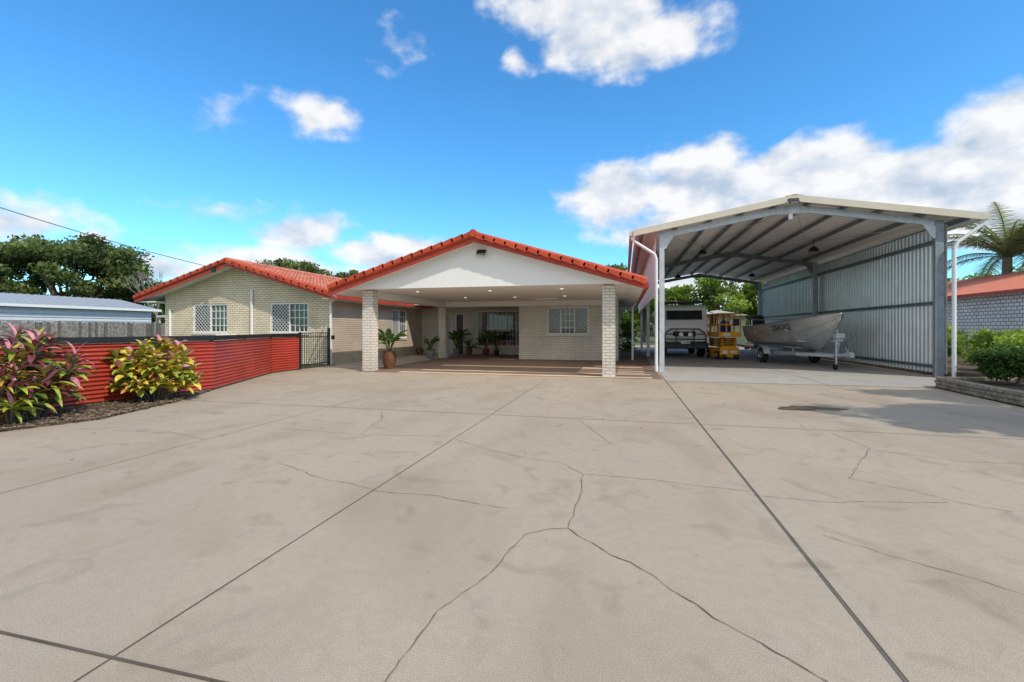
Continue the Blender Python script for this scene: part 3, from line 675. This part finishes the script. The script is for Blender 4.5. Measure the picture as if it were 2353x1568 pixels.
def pot_plant(x,y,h,r,m,ph,lab,big=True,yellow=False):
    e=thing('potted_plant',lab,'plant',(x,y,.008),0,'potted plants around the carport')
    b=B(); b.lathe((0,0,0),[(r*.6,0),(r*.85,h*.3),(r,h*.7),(r*.85,h*.9),(r*.95,h),(r*.8,h),(r*.75,h*.9)],20); b.obj('pot',m,e,smooth=True)
    lf=B(); nn=26 if big else 40
    for i in range(nn):
        L=ph*rng.uniform(.6,1.1); a=rng.random()*6.28
        if big:
            q=Vector((rng.uniform(-.1,.1)*r,rng.uniform(-.1,.1)*r,h*.9)); t=q+Vector((math.cos(a),math.sin(a),0))*L*.22+Vector((0,0,L*.5))
            lf.cyl(q,t,.008,.006,4,1); leaf(lf,t,a,R(rng.uniform(20,75)),L*.5,L*.2,R(60),rng.choice((0,1)))
        else: leaf(lf,(0,0,h*.9),a,R(rng.uniform(20,85)),L,.05,R(rng.uniform(40,100)),rng.choice((0,1,1,2) if yellow else (0,1)))
    lf.obj('leaves',[G3[0],G3[1],CP[0]],e,fix=False,smooth=True)
pot_plant(-7.80,14.1,.6,.25,m_terr,.95,'tall brown glazed urn with broad leaf plant beside brick pier')
pot_plant(-8.55,19.2,.42,.22,m_potg,.75,'grey pot with green leafy plant beside inner pier')
pot_plant(-10.5,22.2,.25,.2,m_terr,.35,'small pot with yellow leafed plant by the wall',False,True)
pot_plant(-10.1,22.4,.22,.17,m_potg,.3,'small grey pot with yellow flowers by the wall',False,True)
pot_plant(-7.9,22.6,.3,.2,m_terr,.95,'terracotta pot with arching leaves under the window',False)
pot_plant(-6.95,22.6,.34,.18,M('pot_maroon',(.15,.02,.02),.3),.9,'dark red pot with slender plant under the window')
pot_plant(-6.4,22.6,.28,.15,m_black,1.2,'black pot with tall leafy plant under the window')
pot_plant(-8.7,22.9,.35,.2,m_potg,1.3,'grey pot with tall plant beside the entry screen')
e=thing('plant_stand','black plant stand crowded with leafy pots','plant stand',(.15,21.6,0))
b=B()
for z in (.35,.85,1.3): b.box(-.25,.25,-.2,.2,z,z+.03)
for sx_ in(-.25,.23):
    for sy_ in(-.2,.18): b.box(sx_,sx_+.02,sy_,sy_+.02,0.008,1.3)
b.obj('frame',m_black,e)
P=nr.normal(size=(900,3))*np.array([.16,.13,.12])+np.array([[0,0,.55],[0,0,1.05],[0,0,1.5]])[nr.randint(0,3,900)]
leafmesh('foliage',P,.09,G3,nr.randint(0,4,900),e)
# ---------------------------------------------------------------- truck
TK=thing('truck','white flat nosed truck with black bull bar parked under the shed','truck',(2.76,22.9,.004),0)
b=B(); b.prism([(0,.75),(-.02,1.5),(.03,1.66),(.25,2.38),(.42,2.5),(1.8,2.52),(1.88,2.4),(1.88,.75),(1.55,.75),(1.5,1.0),(1.2,1.12),(.75,1.12),(.45,1.0),(.38,.75)],'x',-1.03,1.03)
b.obj('cab',m_truck,TK,bevel=.05)
b=B(); b.prism([(.0,1.80),(.155,2.24),(.24,2.24),(.04,1.80)],'x',-.80,.80)
b.v=[(x,y-.025 if y<.17 else y,z) for x,y,z in b.v]
ws=b.obj('windscreen',M('truck_glass',(.02,.026,.03),.12,spec=.5),TK,bevel=.02)
for xa,xb in ((-.5,-.1),(.2,.6)):
    b=B(); b.beam((xa,-.05,1.82),(xb,.035,2.0),.015,.015); b.obj('wiper',m_black,ws)
for s in(-1,1):
    b=B(); b.box(s*1.035-.006,s*1.035+.006,.35,1.3,1.65,2.3); b.obj('side_window',m_glass,TK)
b=B(); b.box(-.50,.50,-.055,-.024,1.02,1.24)
for i in range(3): b.box(-.48,.48,-.075,-.056,1.04+i*.07,1.07+i*.07)
b.obj('grille',m_black,TK)
for s in (-1,1):
    b=B(); b.box(min(s*.66,s*.98),max(s*.66,s*.98),-.07,-.025,1.0,1.30); b.obj('headlight',m_lamp,TK,bevel=.02)
    b=B(); b.box(min(s*.99,s*1.045),max(s*.99,s*1.045),-.06,.0,1.05,1.3); b.obj('indicator',m_amber,TK)
b=B(); b.box(-1.05,1.05,-.25,.25,.42,.72); b.obj('bumper',m_black,TK,bevel=.04)
b=B()
for z,hw_ in ((.88,.9),(1.12,.85),(1.36,.58)):
    b.tube([(-hw_,-.28,z),(-hw_*.9,-.38,z),(hw_*.9,-.38,z),(hw_,-.28,z)],.026)
for s in(-1,1):
    b.tube([(s*.9,-.3,.6),(s*.9,-.3,1.05),(s*.82,-.3,1.2),(s*.58,-.3,1.38)],.03); b.box(min(s*.37,s*.41),max(s*.37,s*.41),-.4,-.25,.55,1.38)
b.obj('bull_bar',m_black,TK,smooth=True)
for s in(-1,1):
    b=B(); b.lathe((s*.20,-.50,1.10),[(.12,0),(.12,.06),(.07,.12)],16,axis='y'); dl=b.obj('driving_light',m_black,TK,smooth=True)
    b=B(); b.cyl((s*.20,-.515,1.10),(s*.20,-.502,1.10),.10,.10,16); b.obj('lens',m_lamp,dl)
def text_verts(t,size):
    cu=bpy.data.curves.new('t','FONT'); cu.body=t; cu.size=size; cu.align_x='CENTER'; cu.align_y='CENTER'
    ob=bpy.data.objects.new('t',cu); col.objects.link(ob); dg=bpy.context.evaluated_depsgraph_get()
    me=bpy.data.meshes.new_from_object(ob.evaluated_get(dg)); vs=[v.co.copy() for v in me.vertices]; fs=[list(p.vertices) for p in me.polygons]
    bpy.data.objects.remove(ob); bpy.data.meshes.remove(me); return vs,fs
b=B(); b.box(-.2,.2,-.43,-.42,.68,.80); np_=b.obj('number_plate',m_white,TK)
vs,fs=text_verts('AS·86PJ',.11); b=B(); b.add([(v.x,-.434,.74+v.y) for v in vs],fs); b.obj('plate_lettering',m_black,np_,fix=False)
def wheel(par,x,y,r,wd,rimc,nm='wheel'):
    b=B(); b.lathe((x-wd/2,y,r),[(r*.62,0),(r*.9,0),(r,wd*.15),(r,wd*.85),(r*.9,wd),(r*.62,wd)],28,axis='x'); o=b.obj(nm,m_rubber,par,smooth=True)
    b=B(); b.lathe((x-wd/2-.01,y,r),[(r*.2,-.01),(r*.3,.0),(r*.58,.02),(r*.61,0),(r*.61,wd+.02),(r*.58,wd),(r*.25,wd+.02)],20,axis='x'); b.obj('rim',rimc,o,smooth=True)
for y in (.98,4.2):
    for s in(-1,1): wheel(TK,s*.88,y,.46,.3,m_chrome)
for s in(-1,1):
    b=B(); b.box(min(s*1.2,s*1.4),max(s*1.2,s*1.4),-.02,.05,1.55,2.0); b.tube([(s*1.03,.1,2.2),(s*1.28,.02,2.1),(s*1.28,.02,1.5),(s*1.03,.1,1.45)],.015); b.obj('mirror',m_black,TK)
    b=B(); b.box(min(s*.99,s*1.06),max(s*.99,s*1.06),.36,1.56,.72,.92); b.obj('mudguard',m_black,TK)
b=B()
b.tube([(-.9,.3,2.66),(.9,.3,2.66),(.9,1.7,2.66),(-.9,1.7,2.66),(-.9,.3,2.66)],.025)
for i in range(5): b.beam((-.9,.5+i*.27,2.66),(.9,.5+i*.27,2.66),.05,.02)
for x in(-.8,.8):
    for y in(.45,1.6): b.cyl((x,y,2.5),(x,y,2.66),.02)
b.obj('roof_rack',m_black,TK)
b=B(); b.box(-.6,.6,.2,.28,2.60,2.68); b.obj('light_bar',m_black,TK,bevel=.01)
b=B(); b.box(-.75,.75,1.9,6.0,.72,.95); b.box(-1.1,1.1,2.05,5.9,.98,1.1); b.obj('chassis',m_black,TK)
b=B(); b.box(-1.08,1.08,2.1,5.85,1.11,2.35); b.obj('canopy',m_alum,TK,bevel=.03)
b=B(); b.tube([(-1.1,.6,1.3),(-1.1,.5,2.1),(-1.1,.45,2.55),(-1.1,.35,2.65)],.05); b.obj('snorkel',m_black,TK)
# ---------------------------------------------------------------- scissor lift
LF=thing('scissor_lift','yellow orange scissor lift with folded arms and guard rails','lift',(4.50,21.8,.004),R(9))
b=B(); b.box(-.38,.38,0,1.8,.12,.5); b.box(-.40,.40,-.03,.0,.2,.56); b.prism([(0,.5),(0,.62),(.1,.62),(.2,.5)],'x',-.3,.3); b.obj('chassis',m_orange,LF,bevel=.015)
for s in(-1,1):
    for y in (.28,1.5): wheel(LF,s*.40,y,.19,.12,m_orange)
b=B()
for k in range(4):
    z=.56+k*.1
    for x in(-.28,.26): 
        b.beam((x,.1,z),(x,1.7,z+.08),.04,.07); b.beam((x+.05,1.7,z),(x+.05,.1,z+.08),.04,.07)
    b.cyl((-.34,.12,z+.04),(.36,.12,z+.04),.025)
b.obj('scissor_arms',M('dull_orange',(.55,.26,.02),.5),LF)
b=B(); b.box(-.44,.44,-.08,1.88,1.0,1.08); b.box(-.44,.44,-.10,-.08,1.0,1.22); b.box(-.46,-.44,-.08,1.88,1.0,1.22); b.box(.44,.46,-.08,1.88,1.0,1.22); b.obj('platform',m_orange,LF)
b=B()
for z in (1.55,2.03):
    b.tube([(-.44,-.08,z),(.44,-.08,z),(.44,1.88,z),(-.44,1.88,z),(-.44,-.08,z)],.032)
for x in(-.44,-.15,.15,.44):
    for y in(-.08,1.88): b.cyl((x,y,1.08),(x,y,2.03),.028)
for y in(.6,1.2):
    for x in(-.44,.44): b.cyl((x,y,1.08),(x,y,2.03),.028)
b.obj('guard_rail',m_orange,LF)
b=B(); b.box(.12,.36,-.18,-.10,1.5,1.8); b.obj('control_box',m_black,LF,bevel=.01)
for q in ((-.30,-.10,-.045,-.031,.27,.42),(.05,.3,-.045,-.031,.30,.40),(-.3,.0,-.112,-.101,1.06,1.16)):
    b=B(); b.box(*q); b.obj('warning_sticker',m_white,LF)
for q in ((-.36,-.16,-.05,-.031,.15,.22),(.15,.36,-.05,-.031,.15,.22)):
    b=B(); b.box(*q); b.obj('bumper_pad',m_black,LF)
BG=thing('tool_bag','blue fabric bag resting on the lift platform','bag',(4.40,22.25,1.09))
b=B(); b.lathe((0,0,0),[(.2,0),(.26,.1),(.27,.35),(.2,.55),(.1,.66)],14); b.obj('body',m_blue,BG,smooth=True)
b=B(); b.tube([(-.1,0,.64),(-.06,0,.78),(.06,0,.78),(.1,0,.64)],.015); b.obj('handle',m_black,BG)
# ---------------------------------------------------------------- boat
PH=R(8.5)
BT=thing('aluminium_boat','bare aluminium open boat with outboard motor resting on a trailer','boat',(6.15,22.3,.004),PH)
LB=5.2
def sec(t):
    bg_=1.02*(1-max(0,(t-.42)/.58)**2.3); bc=.82*(1-max(0,(t-.30)/.70)**1.7)
    zg=1.47+.40*t**2; zc=.80+.10*t+.75*max(0,(t-.55)/.45)**2.2; zk=.60+1.15*max(0,(t-.72)/.28)**2.0
    zc=min(zc,zg-.02); zk=min(zk,zc)
    return bg_+.02,max(bc,.0)+.012,zg,zc,zk
def hp(t,v,side=-1):
    bg_,bc,zg,zc,zk=sec(t); fl=.04*math.sin(math.pi*v)
    return Vector((side*(bc+(bg_-bc)*v+fl*(1-t)),-LB*t*(1) ,zc+(zg-zc)*v))
b=B(); NT=28; rows=[]
for i in range(NT+1):
    t=i/NT; bg_,bc,zg,zc,zk=sec(t); r=[]
    for v in (1,.72,.70,.42,.40,.0):
        p=hp(t,v,-1); 
        if v in(.72,.42): p.x-=.02
        r.append(p)
    r.append(Vector((-bc*.5,-LB*t,(zc+zk)/2-.01))); r.append(Vector((0,-LB*t,zk)))
    r+= [Vector((-q.x,q.y,q.z)) for q in reversed(r[:-1])]
    rows.append(r)
k=len(rows[0]); vs=[p for r in rows for p in r]
b.add(vs,[(i*k+j_,i*k+j_+1,(i+1)*k+j_+1,(i+1)*k+j_) for i in range(NT) for j_ in range(k-1)])
b.add(rows[0],[tuple(range(k))])
hull=b.obj('hull',m_alum,BT,fix=False,solid=.02)
for s in(-1,1):
    b=B(); b.tube([hp(i/NT,1,s) for i in range(NT+1)],.028,8); b.obj('gunwale',m_chrome,BT,smooth=True)
for t in(.1,.35,.62):
    b=B(); bg_,bc,zg,zc,zk=sec(t); b.box(-bg_*.93,bg_*.93,-LB*t-.18,-LB*t+.18,zg-.32,zg-.28); b.obj('seat',m_alum,BT)
b=B(); b.box(-.95,.95,-.15,-.05,1.0,1.46); b.obj('transom',m_alum,BT)
b=B(); b.box(-.7,.7,-3.9,-.16,.9,.93); b.obj('deck',m_alum,BT)
vs,fs=text_verts('ZS452Q',.28)
b=B(); b.add([hp(.60+v.x/LB,.70+v.y/.62*.85)+Vector((-.04,-.006,0)) for v in vs],fs); b.obj('registration_lettering',m_black,hull,fix=False)
vs,fs=text_verts('QUINTREX',.09)
b=B(); b.add([hp(.32+v.x/LB,.55+v.y/.62)+Vector((-.04,-.006,0)) for v in vs],fs); b.obj('maker_lettering',m_black,hull,fix=False)
x=-.28
b=B(); b.prism([(.05,1.3),(.0,1.62),(.08,1.92),(.35,2.0),(.62,1.85),(.66,1.45),(.45,1.25)],'x',x-.2,x+.2); o=b.obj('outboard_motor',m_black,BT,bevel=.05)
b=B(); b.prism([(.2,1.3),(.45,1.3),(.42,.6),(.55,.45),(.3,.3),(.22,.6)],'x',x-.07,x+.07); b.cyl((x,.28,.5),(x,.62,.5),.06,.03); b.obj('motor_leg',m_black,o,bevel=.01)
b=B(); b.cyl((x,.60,.5),(x,.68,.5),.03)
for i in range(3):
    mt=Matrix.Translation((x,.64,.5))@Matrix.Rotation(i*2.094,4,'Y')@Matrix.Translation((0,0,.1))@Matrix.Rotation(.5,4,'Z'); b.boxm(mt,.09,.012,.17)
b.obj('propeller',m_chrome,o)
b=B(); b.tube([(-.9,-.6,1.48),(-.9,-.6,1.75),(.9,-.6,1.75),(.9,-.6,1.48)],.02); b.obj('grab_rail',m_chrome,BT)
# trailer
TR=thing('boat_trailer','galvanised steel boat trailer with two wheels and jockey wheel','trailer',(6.15,22.3,.004),PH)
b=B()
for s in(-1,1):
    b.beam((s*.72,-.1,.46),(s*.72,-3.9,.46),.06,.1); b.beam((s*.72,-3.9,.46),(s*.08,-5.0,.46),.06,.1)
for y in(-.3,-1.6,-2.9,-3.8): b.beam((-.72,y,.44),(.72,y,.44),.08,.06)
b.beam((0,-3.8,.50),(0,-5.55,.50),.09,.09); b.beam((-1.0,-1.85,.33),(1.0,-1.85,.33),.06,.06)
for y in(-.5,-1.8,-3.1):
    for s in(-1,1): b.beam((s*.45,y,.46),(s*.45,y,.64),.04,.04); b.beam((s*.3,y-.3,.66),(s*.6,y+.3,.68),.08,.03)
b.obj('frame',m_galv,TR)
for s in(-1,1):
    wheel(TR,s*.98,-1.85,.31,.18,m_chrome)
    b=B(); pr=[(-1.85+.40*math.cos(t),.31+.38*math.sin(t)) for t in np.linspace(R(10),R(170),9)]; pr2=[(-1.85+.37*math.cos(t),.31+.35*math.sin(t)) for t in np.linspace(R(170),R(10),9)]
    b.prism(pr+pr2,'x',s*.98-.13,s*.98+.13); b.obj('mudguard',m_galv,TR)
    b=B(); b.box(s*.85-.1,s*.85+.1,.0,.05,.45,.55); b.obj('tail_light',M('red_lens',(.5,.02,.01),.2),TR)
b=B(); b.beam((0,-4.95,.5),(0,-5.15,1.15),.08,.08); b.box(-.14,.14,-5.2,-5.0,1.05,1.2); b.cyl((-.12,-5.08,.98),(.12,-5.08,.98),.07); b.beam((0,-5.1,1.1),(0,-4.98,1.32),.05,.05); b.beam((.16,-5.1,1.0),(.2,-5.3,1.1),.02,.02); b.obj('winch_post',m_galv,TR)
b=B(); b.prism([(-5.5,.46),(-5.5,.6),(-5.72,.62),(-5.82,.55),(-5.82,.44),(-5.6,.44)],'x',-.06,.06); b.beam((0,-5.6,.62),(0,-5.45,.72),.03,.03); b.obj('coupling',m_galv,TR,bevel=.01)
b=B(); b.cyl((-.16,-5.25,.2),(-.16,-5.25,.95),.03); b.cyl((-.16,-5.25,.92),(-.16,-5.42,.95),.012); b.beam((-.16,-5.25,.5),(0,-5.25,.5),.05,.05); b.beam((-.16,-5.2,.11),(-.16,-5.25,.25),.06,.03)
b.obj('jockey_wheel_leg',m_galv,TR); wheel(TR,-.16,-5.2,.10,.07,m_black,'jockey_wheel')
# ---------------------------------------------------------------- retaining wall + garden
m_soil=M('garden_soil',(.10,.075,.05),.95,var=.4,vs=12,bump=1,bs=40)
b=B(); b.prism([(7.15,2),(7.15,12.8),(8.82,13.0),(8.82,40),(30,40),(30,2)],'z',-.01,.17); b.obj('garden_bed',m_soil,kind='structure')
rw=thing('retaining_wall','low stacked stone look retaining wall edging the garden','wall',(6.9,10,0))
m_stone=M('rough_stone',(.30,.25,.18),.9,var=.4,vs=9,bump=1,bs=18)
b=B(); path=[(6.55,3.0),(6.70,9.5),(6.98,12.45),(7.1,12.75),(8.8,12.95)]
for ci in range(3):
    for a,c in zip(path[:-1],path[1:]):
        a=Vector(a);c=Vector(c);L=(c-a).length; n=max(1,round(L/.42)); dr=(c-a).normalized(); nn=Vector((dr.y,-dr.x))
        for i in range(n):
            p=a+dr*(L*(i+.5+(.25 if ci%2 else 0))/n)+nn*(.10+rng.uniform(-.02,.02))
            if (p-c).dot(dr)>0.02: continue
            mt=Matrix.Translation((p.x,p.y,.042+ci*.082))@Matrix.Rotation(math.atan2(dr.y,dr.x)+rng.uniform(-.05,.05),4,'Z')
            b.boxm(mt,L/n*.97,.2,.076)
b.obj('stone_courses',m_stone,rw,(6.9,10,0),bevel=.015)
GG='garden shrubs behind the retaining wall'
shrub('garden_shrub','rounded dense green shrub behind the retaining wall',8.05,11.9,.85,.72,6200,.05,G3,.17,GG,36)
shrub('garden_shrub','small rounded green shrub on the garden edge',7.75,10.35,.55,.45,2800,.045,G3,.17,GG,24)
shrub('garden_shrub','loose bright green shrub beside the shed',10.3,15.6,1.25,.95,5200,.07,G2,.17,GG,26)
shrub('garden_shrub','loose bright green shrub beside the shed',9.7,14.3,1.05,.7,3600,.065,G2,.17,GG,26)
shrub('garden_shrub','tall leafy dark green shrub near neighbour wall',12.4,15.8,1.5,1.1,6000,.08,G3,.17,GG,30)
shrub('garden_shrub','mid green shrub in the garden bed',9.6,12.4,.9,.7,4500,.06,G3,.17,GG,26)
shrub('garden_shrub','mid green shrub in the garden bed',12.6,17.6,1.3,1.2,4500,.09,G1,.17,GG,26)
shrub('garden_shrub','small olive shrub near the stone wall',8.9,13.6,.5,.4,1500,.05,G1,.17,GG,16)
shrub('garden_shrub','mid green shrub in the garden bed',11.3,20.0,1.4,1.2,4500,.09,G2,.17,GG,26)
tree('garden_tree','leafy garden tree shading the driveway edge',8.7,6.2,5.0,1.9,1.1,9000,.13,G3,34,cr=.5,trunk=.08,base=.17)
tree('garden_tree','taller garden tree shading the retaining wall',10.6,8.6,5.6,1.6,1.3,6000,.13,G3,26,cr=.5,trunk=.09,base=.17)
NO=(19,27,0)
nh=thing('neighbour_house','neighbouring house with pale breeze block wall and red metal roof','house',NO)
b=B(); b.box(17,17.2,18,36,0,3.05); b.obj('wall',brick('breeze_block',(.86,.84,.80),(.80,.78,.75),(.30,.29,.28),.30,.17,.022,.02),nh,NO)
b=B(); b.prism([(16.6,3.08),(21,4.5),(25.4,3.08),(25.4,3.0),(21,4.4),(16.6,3.0)],'y',17.5,36.5)
yy=17.6
while yy<36.4: b.prism([(16.6,3.10),(21,4.53),(21,4.49),(16.6,3.06)],'y',yy,yy+.03); yy+=.2
b.obj('roof',M('pale_red_metal',(.66,.28,.20),.45,var=.08),nh,NO)
b=B(); b.box(16.45,16.58,17.5,36.5,2.95,3.09); b.obj('gutter',m_redtrim,nh,NO)
def palm(label,x,y,H,L,n):
    e=thing('palm_tree',label,'palm',(x,y,0),0,'palms beyond the neighbouring roof')
    b=B(); b.cyl((0,0,0),(.1,0,H),.28,.2,10); b.obj('trunk',m_bark,e,smooth=True)
    lf=B()
    for k_ in range(n):
        a=rng.random()*6.283; pit=R(rng.uniform(0,85)); p=Vector((.1,0,H)); d_=Vector((math.cos(a),math.sin(a),0)); s=Vector((-math.sin(a),math.cos(a),0)); ang=pit; ln=L*rng.uniform(.8,1.1); mi=rng.randrange(4)
        for i in range(30):
            t=i/30; q=p+(d_*math.cos(ang)+Vector((0,0,math.sin(ang))))*(ln/30)
            lf.beam(p,q,.05*(1-t)+.012,.035,mi)
            ll=L*.26*math.sin(math.pi*(.12+.85*t))
            for sg in(-1,1):
                for h_ in (0,.5):
                    o_=p.lerp(q,h_)
                    tip=o_+s*sg*ll*.8+(d_*math.cos(ang)+Vector((0,0,math.sin(ang))))*ll*.5+Vector((0,0,-ll*rng.uniform(.15,.45)))
                    lf.add([o_,o_+(q-p)*.42,tip],[(0,1,2)],mi)
            p=q; ang-=R(80)/30*rng.uniform(.8,1.1)
    lf.obj('crown',G4,e,fix=False)
palm('feathery palm with arching fronds behind the red roof',20.8,31.5,5.4,4.0,34)
palm('feathery palm with arching fronds behind the red roof',24.0,30.0,5.2,3.9,34)
LO=(-32,18,0)
ln=thing('neighbour_garage','long pale metal clad garage with low pitched roof','garage',LO)
b=B(); b.box(-36.5,-30,4,23.2,0,2.6)
z=.1
while z<2.55: b.box(-30,-29.96,4,23.2,z,z+.09); z+=.19
b.obj('wall',m_lightmetal,ln,LO)
b=B(); b.prism([(-29.7,2.62),(-33.2,3.35),(-36.8,2.62),(-36.8,2.52),(-33.2,3.25),(-29.7,2.52)],'y',3.5,23.6)
yy=3.6
while yy<23.5: b.prism([(-29.7,2.65),(-33.2,3.38),(-33.2,3.34),(-29.7,2.61)],'y',yy,yy+.04); yy+=.35
b.obj('roof',M('pale_roof',(.36,.39,.43),.4,var=.05),ln,LO)
b=B(); b.box(-29.7,-29.6,3.5,23.6,2.5,2.64); b.obj('gutter',m_frame,ln,LO)
tf=B(); y=5.0
while y<24.5: tf.box(-28.5,-28.47,y,y+.13,0.02,1.74+rng.uniform(-.03,.03),0 if rng.random()<.65 else 1); y+=.155
for z in(.4,1.4): tf.box(-28.56,-28.51,5,24.5,z,z+.07)
for i in range(9): tf.box(-28.66,-28.57,5+i*2.4,5.1+i*2.4,0,1.7)
tfo=tf.obj('timber_fence',[m_timber,m_timberd]); top(tfo,'weathered grey timber paling fence','fence')
ps=thing('patio_shelter','small white framed shelter beyond the timber fence','shelter',(-31,27,0))
b=B(); b.box(-1.5,1.5,-1.5,1.5,2.2,2.35); b.obj('roof',m_lightmetal,ps)
for x in(-1.4,1.3):
    for y in(-1.4,1.3):
        b=B(); b.box(x,x+.1,y,y+.1,0,2.2); b.obj('post',m_frame,ps)
cs=thing('garden_shed','low green metal shed with pale roof behind the truck','shed',(7.5,41,0))
b=B(); b.box(-2.2,2.2,0,4,0,2.5); b.obj('wall',M('green_metal',(.16,.19,.15),.5),cs)
b=B(); b.prism([(-2.4,2.5),(0,2.95),(2.4,2.5)],'y',-.2,4.2); b.obj('roof',m_lightmetal,cs)
# ---------------------------------------------------------------- trees
tree('gum_tree','large spreading gum tree with rounded dense crown',-53.2,33.1,11.4,7.0,4.9,24000,.25,G1,95,cr=1.2,trunk=.45,fill=.5)
tree('gum_tree','dark leafy tree beyond the metal garage',-54,25,8.6,4.5,3.8,9000,.25,G1,44,cr=1.0,trunk=.3)
tree('gum_tree','lower leafy tree beyond the timber fence',-53,40.5,7.6,4.8,3.4,9000,.25,G1,44,cr=1.1,trunk=.3)
tree('gum_tree','lower leafy tree beyond the timber fence',-44,38,5.8,3.6,2.8,6000,.24,G3,30,cr=.9,trunk=.25)
tree('gum_tree','tree crown showing above the tiled roof',-35.5,43,9.9,4.0,3.2,6500,.24,G1,36,cr=.95,trunk=.3)
tree('gum_tree','tree crown showing above the tiled roof',-30,45,8.2,2.0,2.0,2800,.24,G1,18,cr=.7,trunk=.2)
tree('gum_tree','tree crown showing above the tiled roof',-1.2,52,8.9,2.2,2.4,2600,.25,G1,18,cr=.8,trunk=.2)
for i,(x,y,h,r) in enumerate([(5.2,50,6.9,2.6),(9.2,48,7.4,3.0),(12.4,49,7.0,2.6),(15.4,47,6.4,2.5),(2.0,50,6.0,2.3),(-1.5,46,4.8,2.0),(18.5,46,6.5,3),(23,44,7,3.2),(28,42,6,3.2)]):
    tree('garden_tree','bright green leafy tree behind the sheds',x,y,h,r,h*.42,4800,.2,G2 if i%2==0 or i==1 else G3,28,cr=r*.32,trunk=.2,group='leafy trees behind the sheds')
dt=thing('bare_tree','leafless grey tree beyond the house','tree',(-42,33,0))
b=B()
def br(p,d_,L,r,lv):
    q=p+d_*L; b.cyl(p,q,r,r*.6,5)
    if lv==0: return
    for i in range(3):
        nd=(d_+Vector((rng.uniform(-.6,.6),rng.uniform(-.6,.6),rng.uniform(-.1,.4)))).normalized(); br(q,nd,L*.68,r*.6,lv-1)
br(Vector((0,0,0)),Vector((0,0,1)),2.6,.11,4); b.obj('trunk',M('grey_bark',(.22,.19,.17),.9),dt)
n=26000; a=nr.uniform(-1.75,1.25,n); rr=nr.uniform(85,120,n); hgt=3.2+1.6*np.sin(a*9)+1.2*np.sin(a*23+1)+.8*np.sin(a*51)
P=np.stack([rr*np.sin(a),rr*np.cos(a),nr.rand(n)**.8*hgt],1)
tl=leafmesh('distant_treeline',P,1.0,G1,nr.randint(0,4,n)); tl['kind']='stuff'; tl['label']='distant band of trees along the horizon'
